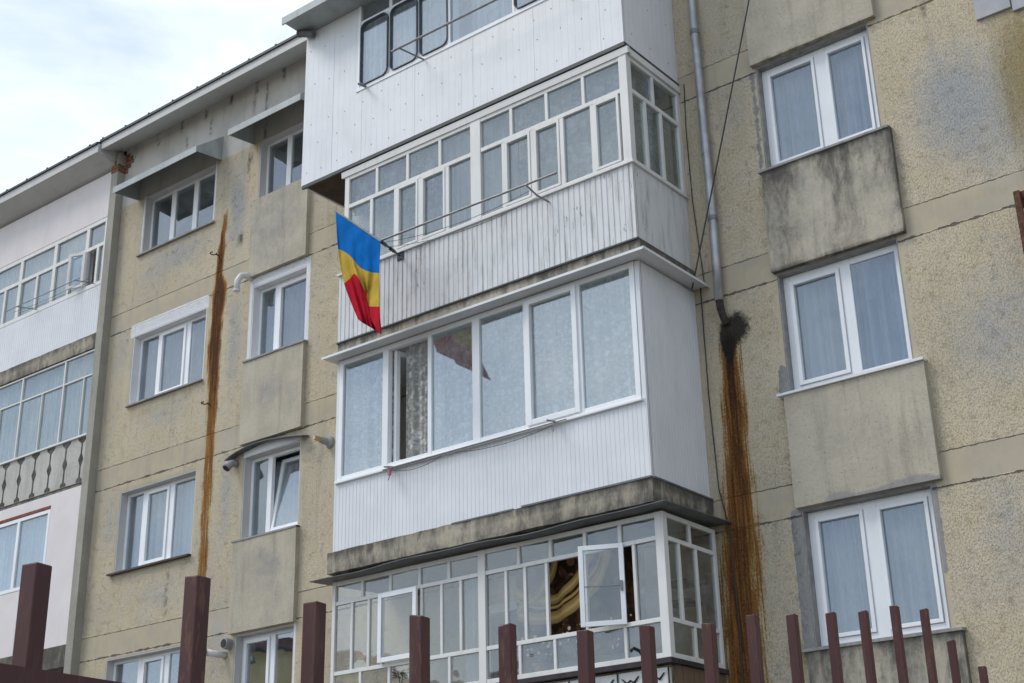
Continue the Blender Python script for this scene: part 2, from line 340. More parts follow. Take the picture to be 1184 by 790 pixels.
# ------------------------------------------------------------------ mesh helpers
class MB:
    def __init__(s): s.v = []; s.f = []; s.mi = []; s.att = {}
    def box(s, x0, x1, y0, y1, z0, z1, mi=0):
        b = len(s.v)
        s.v += [(x0, y0, z0), (x1, y0, z0), (x1, y1, z0), (x0, y1, z0), (x0, y0, z1), (x1, y0, z1), (x1, y1, z1), (x0, y1, z1)]
        s.f += [tuple(b+i for i in q) for q in ((0, 3, 2, 1), (4, 5, 6, 7), (0, 1, 5, 4), (1, 2, 6, 5), (2, 3, 7, 6), (3, 0, 4, 7))]; s.mi += [mi]*6
        return s
    def hexa(s, p, mi=0):
        b = len(s.v); s.v += [tuple(q) for q in p]
        s.f += [tuple(b+i for i in q) for q in ((0, 3, 2, 1), (4, 5, 6, 7), (0, 1, 5, 4), (1, 2, 6, 5), (2, 3, 7, 6), (3, 0, 4, 7))]; s.mi += [mi]*6
        return s
    def poly(s, pts, mi=0):
        b = len(s.v); s.v += [tuple(p) for p in pts]; s.f.append(tuple(range(b, b+len(pts)))); s.mi.append(mi); return s
    def tube(s, pts, r, n=8, cap=True, mi=0):
        pts = [Vector(p) for p in pts]; rings = []
        rs = r if isinstance(r, (list, tuple)) else [r]*len(pts)
        up = None
        for i, p in enumerate(pts):
            d = (pts[min(i+1, len(pts)-1)]-pts[max(i-1, 0)]).normalized()
            if up is None: up = d.orthogonal().normalized()
            a = (up-d*up.dot(d)).normalized(); up = a; c = d.cross(a); b = len(s.v)
            for k in range(n):
                t = 2*math.pi*k/n; s.v.append(tuple(p+(a*math.cos(t)+c*math.sin(t))*rs[i]))
            rings.append(b)
        for i in range(len(pts)-1):
            for k in range(n):
                k2 = (k+1) % n; s.f.append((rings[i]+k, rings[i]+k2, rings[i+1]+k2, rings[i+1]+k)); s.mi.append(mi)
        if cap:
            s.f.append(tuple(rings[0]+k for k in reversed(range(n)))); s.f.append(tuple(rings[-1]+k for k in range(n))); s.mi += [mi, mi]
        return s
    def extrude(s, prof, axis, a, b, mi=0):
        """closed 2D profile swept along an axis; prof = [(u,v)]; axis 'x': (u,v)=(y,z); 'z': (u,v)=(x,y); 'y': (u,v)=(x,z)"""
        f = {'x': lambda t, u, v: (t, u, v), 'y': lambda t, u, v: (u, t, v), 'z': lambda t, u, v: (u, v, t)}[axis]
        n = len(prof); o = len(s.v)
        s.v += [f(a, *p) for p in prof]+[f(b, *p) for p in prof]
        for i in range(n): j = (i+1) % n; s.f.append((o+i, o+j, o+n+j, o+n+i)); s.mi.append(mi)
        s.f.append(tuple(o+i for i in reversed(range(n)))); s.f.append(tuple(o+n+i for i in range(n))); s.mi += [mi, mi]
        return s
OFF = {}
def link(name, me, parent=None):
    o = bpy.data.objects.new(name, me); COL.objects.link(o)
    if parent is not None:
        o.parent = parent; off = OFF.get(parent.name, Vector())
        o.matrix_parent_inverse = Matrix.Translation(-off)
    return o
def obj(name, mb, mat, parent=None, bevel=0, smooth=False, label=None, recalc=True):
    import bmesh
    me = bpy.data.meshes.new(name); me.from_pydata(mb.v, [], mb.f)
    mats = mat if isinstance(mat, (list, tuple)) else [mat]
    for m in mats: me.materials.append(MAT[m])
    if len(mats) > 1: me.polygons.foreach_set('material_index', mb.mi)
    if recalc:
        b = bmesh.new(); b.from_mesh(me); bmesh.ops.recalc_face_normals(b, faces=b.faces); b.to_mesh(me); b.free()
    if smooth: me.polygons.foreach_set('use_smooth', [True]*len(me.polygons))
    for k, vals in mb.att.items():
        a = me.attributes.new(k, 'FLOAT', 'POINT'); a.data.foreach_set('value', np.asarray(vals, dtype=np.float32))
    me.update()
    o = link(name, me, parent)
    if bevel:
        m = o.modifiers.new('bevel', 'BEVEL'); m.width = bevel; m.segments = 2; m.limit_method = 'ANGLE'; m.angle_limit = .6
    if label: o['label'] = label
    return o
def tag(o, label, cat, group=None, kind=None):
    if label: o['label'] = label
    if cat: o['category'] = cat
    if group: o['group'] = group
    if kind: o['kind'] = kind
    return o
def thing(name, loc, label, cat, group=None):
    o = bpy.data.objects.new(name, None); COL.objects.link(o); o.location = loc; o.empty_display_size = .3; OFF[o.name] = Vector(loc)
    return tag(o, label, cat, group)
def lerp(a, b, t): return a+(b-a)*t
def ss(a, b, x):
    t = np.clip((x-a)/(b-a), 0, 1); return t*t*(3-2*t)

# ================================================================== SETTING
g = MB(); g.box(-160, 160, -160, 160, -.3, 0)
tag(obj('ground', g, 'ground'), None, None, kind='structure')

# ================================================================== MAIN BUILDING
LV = lambda k: 2.672*(k-1)
bld = thing('apartment_building', (-10, 5, 0), 'beige roughcast concrete apartment block filling the centre and right, with stacked closed-in balconies', 'building')
WX0, WX1, WZ1 = -18.56, 3.5, 14.32
# window openings: x0,x1,z0,z1
OP = {}
for k, (a, b) in {4: (12.08, 13.16), 3: (9.40, 10.60), 2: (6.69, 7.97), 1: (4.00, 5.39)}.items(): OP['A', k] = (-17.90, -16.10, a, b)
for k, (a, b) in {4: (12.09, 13.16), 3: (9.41, 10.62), 2: (6.70, 7.93), 1: (4.02, 5.37)}.items(): OP['B', k] = (-15.05, -13.88, a, b)
for k, (a, b) in {3: (9.44, 10.83), 2: (6.76, 8.16), 1: (4.07, 5.49)}.items(): OP['C', k] = (-6.40, -4.99, a, b)

def gridcuts(lo, hi, step, extra):
    c = set(round(v, 4) for v in np.arange(lo, hi+1e-6, step)) | {round(hi, 4)}
    ex = sorted(set(round(e, 4) for e in extra if lo < e < hi))
    out = sorted(c)
    out = [v for v in out if all(abs(v-e) > step*.3 for e in ex)]
    return np.array(sorted(out+ex))
def grid_mesh(xs, zs, y, holes=()):
    nx, nz_ = len(xs), len(zs)
    X, Z = np.meshgrid(xs, zs); V = np.stack([X.ravel(), np.full(X.size, y), Z.ravel()], 1)
    mb = MB(); mb.v = [tuple(q) for q in V.tolist()]
    cx, cz = (xs[:-1]+xs[1:])/2, (zs[:-1]+zs[1:])/2
    CX, CZ = np.meshgrid(cx, cz); keep = np.ones(CX.shape, bool)
    for (a, b, c, d) in holes: keep &= ~((CX > a) & (CX < b) & (CZ > c) & (CZ < d))
    jj, ii = np.nonzero(keep); b0 = jj*nx+ii
    mb.f = np.stack([b0, b0+1, b0+nx+1, b0+nx], 1).tolist(); mb.mi = [0]*len(mb.f)
    return mb, X.ravel(), Z.ravel()
ops = list(OP.values())
xs = gridcuts(WX0, -2.6, .045, [o[0] for o in ops]+[o[1] for o in ops])
xs = np.concatenate([xs, np.linspace(-2.3, WX1, 12)])
zs = gridcuts(3.0, WZ1, .045, [o[2] for o in ops]+[o[3] for o in ops])
zs = np.concatenate([[0, .6, 1.2, 1.8, 2.4], zs])
wm, X, Z = grid_mesh(xs, zs, 0.0, ops)
def blob(cx, cz, rx, rz, s=1.): return s*np.exp(-(((X-cx)/rx)**2+((Z-cz)/rz)**2))
grey = sum(blob(*b) for b in [(-15.5, 12.2, .22, .9, .9), (-15.42, 9.9, .2, .9, .75), (-15.4, 7.5, .2, .9, .7), (-16.9, 11.75, .9, .3, .75), (-18.2, 10.4, .3, .6, .6), (-18.1, 7.5, .3, .7, .5),
      (-16.8, 6.2, .7, .35, .5), (-15.4, 5.4, .2, .6, .6), (-4.25, 9.5, .45, .7, .8), (-3.7, 9.1, .5, .9, .6), (-4.1, 6.9, .5, .7, .65), (-4.35, 4.9, .3, .8, .5), (-3.6, 5, .4, .7, .6), (-17, 9.1, .8, .3, .5), (-6.75, 10.3, .2, .5, .35), (-17.9, 12.6, .25, .6, .5), (-14, 6.3, .3, .4, .2)])
ochre = sum(blob(*b) for b in [(-3.45, 9.6, .3, .9, .95), (-3.2, 9.0, .35, .9, .9), (-16.4, 9.25, .4, .1, .55), (-17.4, 9.2, .5, .1, .5), (-13.5, 8.2, .2, .5, .3), (-6.55, 4.05, .22, .16, 1.0), (-15.35, 12.8, .07, .4, .5), (-4.0, 8.33, .5, .1, .4), (-13.45, 11.2, .3, .3, .3)])
smooth = np.zeros_like(X); cement = np.zeros_like(X); white = np.zeros_like(X); vj = np.zeros_like(X)
def rect(x0, x1, z0, z1, soft=.03): return ss(x0-soft, x0+soft, X)*(1-ss(x1-soft, x1+soft, X))*ss(z0-soft, z0+soft, Z)*(1-ss(z1-soft, z1+soft, Z))
for (kk, k), o in OP.items():                      # trowelled plaster margins and patches round the openings
    smooth = np.maximum(smooth, rect(o[0]-.05, o[1]+.05, o[2]-.05, o[3]+.05, .02)*.7)
cement = np.maximum(cement, rect(-6.52, -6.40, 4.0, 5.5, .03)); cement = np.maximum(cement, rect(-4.99, -4.93, 4.6, 5.5, .02)*.8)
cement = np.maximum(cement, rect(-6.50, -6.40, 6.75, 7.1, .03)*.9); cement = np.maximum(cement, rect(-6.5, -6.4, 9.5, 10.8, .02)*.6)
white = np.maximum(white, rect(-17.98, -16.08, 10.58, 10.80, .012)); white = np.maximum(white, rect(-15.10, -13.82, 10.60, 10.76, .012))
white = np.maximum(white, rect(-15.11, -15.03, 9.40, 10.76, .012)); white = np.maximum(white, rect(-13.90, -13.81, 9.42, 10.76, .012))
white = np.maximum(white, rect(-13.90, -13.84, 4.0, 5.42, .012)); white = np.maximum(white, rect(-17.93, -17.88, 12.1, 13.2, .012)*.8)
white = np.maximum(white, rect(-16.12, -16.07, 12.1, 13.2, .012)*.7)
for xx, z0, z1 in ((-14.95, 13.1, 14.2), (-16.9, 13.75, 14.0), (-16.3, 13.7, 14.1), (-4.35, 10.6, 11.1), (-15.25, 13.6, 14.1), (-15.25, 12.85, 13.2), (-16.6, 5.85, 6.55)):
    vj = np.maximum(vj, np.exp(-((X-xx)/.03)**2)*ss(z0-.05, z0+.05, Z)*(1-ss(z1-.05, z1+.05, Z)))
for i in range(8):                                  # dark spots under the eave
    xx = -18.3+i*.62; vj = np.maximum(vj, np.exp(-((X-xx)/.035)**2)*ss(14.02, 14.12, Z)*1.2)
def streak(zp, xp, wp): return np.interp(Z, zp, xp), np.interp(Z, zp, wp)
c1, w1 = streak([5.0, 6.3, 7.4, 8.8, 9.9, 10.75, 10.9, 11.1, 11.5, 12.36], [-15.83, -15.83, -15.83, -15.83, -15.87, -15.83, -15.83, -15.87, -15.84, -15.79], [.11, .115, .125, .13, .16, .17, .15, .09, .085, .01])
nzz = {}
def wobble(z, f, sd):
    key = (round(z, 2), sd)
    if key not in nzz: nzz[key] = mnoise.noise((sd, z*f, 2.1))+.5*mnoise.noise((sd, z*f*2.7, 7.3))
    return nzz[key]
wob = lambda f, sd: np.array([wobble(z, f, sd) for z in Z])
c1 = c1+.018*wob(1.6, 1.); w1 = w1*(1+.35*wob(1.9, 5.))
r1 = np.clip(2.1*(1-np.abs(X-c1)/w1), 0, 1)*(Z < 12.4); core1 = ss(8.0, 9.4, Z)*(1-.75*ss(11.3, 12.2, Z))
r1 *= np.interp(Z, [5, 7, 8, 9, 10, 11, 12.4], [.50, .52, .58, .85, 1.1, 1.1, .7])
c2, w2 = streak([3.0, 4.3, 5.2, 5.9, 6.5, 7.3, 7.9], [-7.22, -7.2, -7.14, -7.1, -7.08, -7.065, -7.04], [.34, .32, .28, .22, .20, .155, .10])
c2 = c2+.02*wob(1.3, 9.); w2 = w2*(1+.22*wob(1.5, 13.))
r2 = np.clip(1.3*(1-np.abs(X-c2)/w2), 0, 1)*(1-ss(7.5, 7.72, Z)); core2 = ss(5.5, 7.2, Z)
r2 *= np.interp(Z, [3, 4, 5, 6, 7, 8], [.82, .85, .88, .95, 1.0, 1.1])
rust = np.maximum(r1, r2); core = np.where(r1 > r2, core1*.7, core2*.9)
soot = blob(-6.95, 7.68, .17, .19, 1.15)+blob(-7.09, 7.6, .10, .16, .6)+blob(-7.07, 7.5, .08, .25, .85)+blob(-7.07, 7.0, .04, .4, .5)+blob(-15.4, 11.55, .1, .16, .62)+blob(-15.85, 10.8, .06, .2, .25)
soot += blob(-15.3, 12.85, .05, .3, .6)+blob(-5.0, 9.4, .06, .15, .5)+blob(-6.9, 5.5, .3, .06, .35)
wm.att = dict(grey=grey, ochre=ochre, smooth=smooth, cement=cement, white=white, vjoint=vj, rust=rust, core=core, soot=soot)
obj('wall', wm, 'stucco', bld, recalc=False)

body = MB()
body.box(WX1-.25, WX1, .01, 12, 0, WZ1-.01); body.box(WX0, WX0+.25, .32, 12, 0, WZ1-.01); body.box(WX0+.25, WX1-.25, 11.75, 12, 0, WZ1-.01)
obj('end_wall', body, 'pilaster', bld)
flo = MB()
for k in range(0, 5): flo.box(WX0+.26, WX1-.26, .31, 11.7, .1+2.672*k+(2.672-.0)*0+.0, .3+2.672*k)
flo.box(WX0+.26, WX1-.26, .31, 11.7, 13.5, 13.7)
flo.box(WX0+.26, WX1-.26, 4.2, 4.3, .3, 13.5)
for xx in (-15.55, -13.4, -7.6, -4.2): flo.box(xx, xx+.1, .31, 4.19, .3, 13.49)
obj('interior_floor', flo, 'inner', bld)
# inner leaf of the facade round the openings
back, _, _ = grid_mesh(gridcuts(WX0, WX1, 2.5, [o[0] for o in ops]+[o[1] for o in ops]), gridcuts(0, WZ1, 2.5, [o[2] for o in ops]+[o[3] for o in ops]), .30, ops)
obj('inner_wall_face', back, 'inner', bld, recalc=False)

# roof edge
ev = MB(); ev.extrude([(.02, 14.325), (.02, 14.60), (-.47, 14.31), (-.47, 14.16), (-.45, 14.16)], 'x', -18.64, WX1+.1)
obj('eave', ev, 'eave', bld)
fl = MB()
fl.extrude([(-.50, 14.30), (-.50, 14.345), (.1, 14.70), (12.1, 14.75), (12.1, 14.70), (.1, 14.655)], 'x', -18.66, WX1+.12)
for i in range(36): fl.box(-18.6+i*.62, -18.57+i*.62, -.503, -.47, 14.335, 14.365)
obj('roof', fl, 'flash', bld)

# ---- windows
def frame_bars(mb, x0, x1, z0, z1, y0, y1, w, mulls=()):
    mb.box(x0, x0+w, y0, y1, z0, z1); mb.box(x1-w, x1, y0, y1, z0, z1)
    edges = [x0+w]+[e for m in mulls for e in m]+[x1-w]
    for (a, b) in mulls: mb.box(a, b, y0, y1, z0, z1)
    for i in range(0, len(edges), 2):
        mb.box(edges[i], edges[i+1], y0+.002, y1-.002, z0, z0+w); mb.box(edges[i], edges[i+1], y0+.002, y1-.002, z1-w, z1)
    return [(edges[i], edges[i+1]) for i in range(0, len(edges), 2)]
def ring(mb, x0, x1, z0, z1, y0, y1, w):
    mb.box(x0, x0+w, y0, y1, z0, z1); mb.box(x1-w, x1, y0, y1, z0, z1); mb.box(x0+w, x1-w, y0+.001, y1-.001, z0, z0+w); mb.box(x0+w, x1-w, y0+.001, y1-.001, z1-w, z1)
def panes_obj(parent, cells, y, mat='glass', axis='x', th=.006):
    mb = MB()
    for (a, b, c, d) in cells:
        t = rnd.uniform(-.004, .004); s2 = rnd.uniform(-.004, .004)
        if axis == 'x': mb.hexa([(a, y+t, c), (b, y-t, c), (b, y-t+th, c), (a, y+t+th, c), (a, y+t+s2, d), (b, y-t+s2, d), (b, y-t+s2+th, d), (a, y+t+s2+th, d)])
        else: mb.hexa([(y+t, a, c), (y-t, b, c), (y-t+th, b, c), (y+t+th, a, c), (y+t+s2, a, d), (y-t+s2, b, d), (y-t+s2+th, b, d), (y+t+s2+th, a, d)])
    return obj('pane', mb, mat, parent)
def curtain(parent, x0, x1, z0, z1, y, mat='curtain', amp=.025, per=.13, seed=0, axis='x', name='curtain'):
    n = max(8, int((x1-x0)/.014)); rows = 5; mb = MB(); r = random.Random(seed); ph = r.uniform(0, 9); fold = []; per = per*r.uniform(.8, 1.3)
    for j in range(rows+1):
        t = j/rows; z = lerp(z0, z1, t); pp = []
        for i in range(n+1):
            x = lerp(x0, x1, i/n)
            d = amp*(math.sin(x*6.283/per+ph+1.3*math.sin(x*3.1+ph))+.5*math.sin(x*6.283/(per*.43)+ph*2+.4*t))*(1-.35*t)
            fold.append(min(1, max(0, .5+.35*math.sin(x*6.283/per+ph+1.3*math.sin(x*3.1+ph)+.8)+.3*math.sin(x*6.283/(per*.37)+ph*3+t))))
            pp.append((x, y+d, z) if axis == 'x' else (y+d, x, z))
        mb.v += pp
    for j in range(rows):
        for i in range(n):
            a = j*(n+1)+i; mb.f.append((a, a+1, a+n+2, a+n+1)); mb.mi.append(0)
    mb.att = dict(fold=fold)
    return obj(name, mb, mat, parent, smooth=True, recalc=False)
def reveal(parent, o, y0, y1, mat, arch=0.):
    x0, x1, z0, z1 = o; mb = MB(); t = .018
    mb.box(x0, x0+t, y0, y1, z0, z1-t); mb.box(x1-t, x1, y0, y1, z0, z1-t); mb.box(x0, x1, y0, y1, z1-t, z1); mb.box(x0+t, x1-t, y0, y1, z0, z0+t)
    return obj('reveal', mb, mat, parent)
def sill(parent, x0, x1, z, out, mat, th=.035, y1=.16):
    mb = MB(); mb.extrude([(y1, z+.012), (-out, z-.006), (-out, z-th), (-out+.015, z-th), (y1, z-.02)], 'x', x0, x1)
    return obj('sill', mb, mat, parent, bevel=.003)

def window(col, k, y, fw, mulls, label=None, sash=(), rev='revealpaint', pane='glass_mid', cur='curtain', sillmat='sill', sx=(.06, .05), sout=.05, frame='pvc', fdepth=.06, sashw=.05, open_cell=None, cz=(0, 0), ztop=0.0, cfold=(.04, .16), cy=.17):
    x0, x1, z0, z1 = OP[col, k]; z1f = z1-ztop
    fb = MB(); t = .018
    cells = frame_bars(fb, x0+t+.001, x1-t-.001, z0+t+.001, z1f-t-.001, y, y+fdepth, fw, mulls)
    w = obj('window', fb, frame, bld, bevel=.004)
    if label: w['label'] = label
    za, zb = z0+t+fw, z1f-t-fw; pc = []
    for i, (a, b) in enumerate(cells):
        if i == open_cell: continue
        if i in sash:
            sb = MB(); ring(sb, a+.003, b-.003, za+.003, zb-.003, y-.02, y+.045, sashw); obj('sash', sb, frame, w, bevel=.004); pc.append((a+sashw, b-sashw, za+sashw, zb-sashw))
        else: pc.append((a, b, za, zb))
    panes_obj(w, pc, y+.02, pane)
    reveal(w, (x0, x1, z0, z1), 0.004 if rev != 'stucco' else .006, .30, rev)
    if cur: curtain(w, x0+.04, x1-.04, za-.05+cz[0], zb+.04-cz[1], y+cy, cur, cfold[0], cfold[1], seed=hash((col, k)) % 99+k)
    sill(w, x0-sx[0], x1+sx[1], z0, sout, sillmat)
    return w, cells, (za, zb)
Y2 = .13
window('A', 4, Y2, .045, [(-17.36, -17.25), (-16.79, -16.68)], 'three-pane white window under the sheet metal awning', cur=None, sash=(), sx=(.08, .06))
window('A', 3, Y2, .045, [(-17.42, -17.35), (-16.72, -16.62)], 'three-pane window with jagged white painted lintel', rev='whitewash', sash=(1,), cur='curtain_dark', cfold=(.03, .10), sx=(.02, .02))
window('A', 2, Y2, .045, [(-17.49, -17.39), (-16.85, -16.74)], 'three-pane window over a dark brown metal sill', sash=(1,), sillmat='brownsill', cur='curtain', cfold=(.02, .3), sx=(.09, .0), sout=.07)
window('A', 1, Y2, .045, [(-17.3, -17.19), (-16.7, -16.59)], 'lowest three-pane window reflecting a yellow house', pane='glass', sash=(1,), cur=None, sx=(.05, .05))
window('B', 4, Y2, .045, [(-14.57, -14.47)], 'two-pane window under the awning beside the top balcony', cur=None, sx=(.06, .02))
window('B', 3, Y2, .045, [(-14.69, -14.6)], 'two-pane window in a whole white painted surround, right half with grey net', rev='whitewash', sash=(1,), cur='curtain_dark', sx=(.06, .07), sout=.09)
w, cells, zz = window('B', 2, Y2, .045, [(-14.68, -14.59)], 'two-pane window below the curved canopy, its right sash tilted open', cur='curtain', cy=.32, open_cell=1, sx=(.10, .04), sout=.08, ztop=.0)
a, b = cells[1]; za, zb = zz
sb = MB(); T = .16
def tilt(p): # tilt the sash inwards about its bottom edge
    return (p[0], p[1]+(p[2]-za)*T, p[2])
ring(sb, a+.004, b-.004, za+.004, zb-.01, Y2+.0, Y2+.05, .055); sb.v = [tilt(p) for p in sb.v]; obj('sash', sb, 'pvc', w, bevel=.004)
pb = MB().box(a+.055, b-.055, Y2+.02, Y2+.026, za+.055, zb-.06); pb.v = [tilt(p) for p in pb.v]; obj('pane', pb, 'glass', w)
window('B', 1, Y2, .045, [(-14.47, -14.38)], 'lowest two-pane window reflecting the gable of a yellow house', pane='glass', cur=None, sash=(0,), sx=(.05, .02))
window('C', 3, .10, .075, [(-5.71, -5.57)], 'uppermost two-leaf white window on the right, over a mouldy panel', sash=(0, 1), sashw=.035, cur='curtain_mid', sx=(.06, .10), sout=.10, rev='sill')
window('C', 2, .10, .075, [(-5.71, -5.59)], 'two-leaf white window with pleated pale blue curtains on the right', sash=(0,), sashw=.045, cur='curtain_mid', cfold=(.06, .2), sx=(.10, .13), sout=.10, rev='sill', sillmat='whitewash')
window('C', 1, .10, .075, [(-5.77, -5.63)], 'lower right two-leaf white window with grey cement round it', sash=(0, 1), sashw=.04, cur='curtain_mid', sx=(.12, .14), sout=.10, rev='sill')

# ---- spandrel panels below the windows
def spandrel(x0, x1, z0, z1, prot, attrs, label):
    gx, gz = gridcuts(x0, x1, .05, []), gridcuts(z0, z1, .05, [])
    mb, X_, Z_ = grid_mesh(gx, gz, -prot)
    n = len(mb.v); pts = np.array(mb.v)
    # sag the bottom edge and roughen the outline a little
    for i in range(n):
        x, y, z = mb.v[i]; e = mnoise.noise((x*3, 3.1, z*3))*.006; mb.v[i] = (x, y+e, z)
    nx = len(gx)
    def side(idx):
        o = len(mb.v)
        for i in idx: v = mb.v[i]; mb.v.append((v[0], .03, v[2]))
        for q in range(len(idx)-1): mb.f.append((idx[q], o+q, o+q+1, idx[q+1])); mb.mi.append(0)
    nzn = len(gz)
    side([j*nx for j in range(nzn)]); side([j*nx+nx-1 for j in reversed(range(nzn))]); side(list(reversed(range(nx)))); side([(nzn-1)*nx+i for i in range(nx)])
    A = np.array(mb.v); att = attrs(A[:, 0], A[:, 2], x0, x1, z0, z1)
    for key in ('mould', 'grey', 'ochre'): att.setdefault(key, np.zeros(len(A)))
    mb.att = {k_: np.broadcast_to(v, (len(A),)).copy() for k_, v in att.items()}
    return obj('spandrel_panel', mb, 'spandrel', bld, label=label)
def heavy(x, z, x0, x1, z0, z1): return dict(mould=.5*np.exp(-(z1-z)/.45)+.30+.14*np.sin(x*9+1)+.25*np.exp(-(x-x0)/.1)+.2*np.exp(-(x1-x)/.1)+.45*np.exp(-(z-z0)/.03), grey=np.full_like(x, .38))
def light_(x, z, x0, x1, z0, z1): return dict(mould=.5*np.exp(-(z1-z)/.07)*np.exp(-np.abs(x-x0-.15)/.3)-.12+.4*np.exp(-((x-x0-.08)/.05)**2-(z1-z)/.4)+.4*np.exp(-((x-x1+.06)/.05)**2-(z1-z)/.5)+.5*np.exp(-(z-z0)/.02), grey=.8*np.exp(-((z-z0)/(.06+.035*np.sin(x*7)))**2)*ss(x0+.2, x0+.5, x)+.15, ochre=.4*np.exp(-(x-x0)/.15)+.3*np.exp(-(x1-x)/.1))
def toppy(x, z, x0, x1, z0, z1): return dict(mould=.3*np.exp(-((z-z1+.55)/.2)**2)-.05+.6*np.exp(-(z-z0)/.05), grey=np.full_like(x, .3))
def greyp(cx, cz, r, m=-.3):
    def f(x, z, x0, x1, z0, z1): return dict(mould=m+.45*np.exp(-(z1-z)/.06)+.3*np.exp(-(x1-x)/.04)+.5*np.exp(-((x-x0-.06)/.05)**2-(z1-z)/.5)+.5*np.exp(-((x-x1+.1)/.05)**2-(z1-z)/.6), grey=.22+.32*np.exp(-((x-cx)/(r*1.5))**2-((z-cz)/(r*1.9))**2), ochre=.6*np.exp(-(z1-z)/.2)*(cz < 7))
    return f
spandrel(-6.44, -4.88, 10.84, 12.08, .07, toppy, 'grey stained panel at the top right edge')
spandrel(-6.43, -4.88, 8.17, 9.435, .07, heavy, 'dark mould-streaked panel below the uppermost right window')
spandrel(-6.43, -4.87, 5.50, 6.745, .07, light_, 'clean beige panel between the two lower right windows')
spandrel(-6.46, -4.87, 2.83, 4.055, .07, heavy, 'mouldy panel behind the fence')
spandrel(-15.10, -13.86, 10.77, 12.08, .07, greyp(-14.6, 11.5, .5), 'smooth grey panel beside the top balcony')
spandrel(-15.10, -13.83, 8.10, 9.40, .07, greyp(-14.5, 8.8, .2, -.35), 'beige grey panel above the curved canopy')
spandrel(-15.12, -13.84, 5.385, 6.69, .07, greyp(-14.4, 6.2, .25, -.25), 'yellow stained panel with a grey patch')
spandrel(-15.12, -13.86, 2.7, 4.01, .07, greyp(-14.4, 3.3, .3), None)

# ---- window awnings and curved canopy
def awning(x0, x1, label):
    mb = MB(); yo, zf, zt = -.52, 13.10, 13.60; t = .012
    mb.hexa([(x0, -.003, zt-t), (x1, -.003, zt-t), (x1, yo, zf+.09-t), (x0, yo, zf+.09-t), (x0, -.003, zt), (x1, -.003, zt), (x1, yo, zf+.09), (x0, yo, zf+.09)])
    mb.box(x0, x1, yo-.012, yo, zf-.02, zf+.092)
    for xx in (x0, x1-t): mb.extrude([(-.003, 13.16), (-.003, zt-t), (yo, zf+.08), (yo, zf)], 'x', xx, xx+t)
    return obj('window_awning', mb, 'awning', bld, label=label)
awning(-18.10, -15.97, 'long green-grey sheet metal awning near the left end of the eave')
awning(-15.22, -13.6, 'short green-grey sheet metal awning next to the top balcony')
cv = MB(); n = 14
for i in range(n):
    def arc(t): x = lerp(-15.32, -13.72, t); return x, 7.925+.115*math.sin(math.pi*t**.8)+.02*t
    (xa, z_a), (xb, z_b) = arc(i/n), arc((i+1)/n)
    cv.hexa([(xa, -.14, z_a-.024), (xb, -.14, z_b-.024), (xb, -.0, z_b), (xa, -.0, z_a), (xa, -.14, z_a-.014), (xb, -.14, z_b-.014), (xb, -.0, z_b+.02), (xa, -.0, z_a+.02)])
obj('curved_canopy', cv, 'darkmetal', bld, label='thin dark arched sheet over the tilted window')
# whitish infill below the arch is plaster over the lintel
inf = MB(); inf.poly([(-15.05, -.012, 7.91), (-13.86, -.012, 7.935), (-13.86, -.012, 7.97), (-14.3, -.012, 8.05), (-14.7, -.012, 8.04), (-15.05, -.012, 7.99)])
inf.poly([(x, .01, z) for x, y, z in reversed(inf.v)])
for i in range(6): j = (i+1) % 6; inf.f.append((i, j, 11-j, 11-i)); inf.mi.append(0)
obj('lintel_plaster', inf, 'whitewash', bld)
# insulation boards at the top right edge
ib = MB()
for (a, b, c, d) in ((-3.80, -3.43, 10.30, 10.62), (-3.415, -2.6, 10.24, 10.66), (-3.80, -3.43, 10.635, 11.05), (-3.415, -2.6, 10.675, 11.2), (-2.58, -1.8, 10.24, 11.2)): ib.box(a, b, -.035, .01, c, d)
obj('insulation_board', ib, 'tile', bld, bevel=.004, label='square grey insulation boards with dark gaps in the top right corner')

# ---- ribbed cladding
def rib_profile(a, b, period, gw, gd, jitter=0.):
    """front edge polyline (u, depth) from a to b, grooves of width gw and depth gd"""
    pts = [(a, 0)]; u = a+period*.5
    while u+gw < b:
        j = rnd.uniform(-jitter, jitter); pts += [(u, j*.3), (u+gw*.3, gd+j), (u+gw*.7, gd+j), (u+gw, j*.3)]; u += period
    pts.append((b, 0)); return pts
def clad_x(mb, x0, x1, y, z0, z1, period=.09, gw=.02, gd=.008, th=.03, jitter=0.):
    p = rib_profile(x0, x1, period, gw, gd, jitter); prof = [(u, y+d) for u, d in p]+[(x1, y+th+gd), (x0, y+th+gd)]
    mb.extrude(prof, 'z', z0, z1)
def clad_y(mb, y0, y1, x, z0, z1, period=.09, gw=.02, gd=.008, th=.03, sgn=1):
    """panel facing +x (sgn=1) or -x at plane x"""
    p = rib_profile(y0, y1, period, gw, gd); prof = [(x-sgn*d, u) for u, d in p]+[(x-sgn*(th+gd), y1), (x-sgn*(th+gd), y0)]
    mb.extrude(prof, 'z', z0, z1)
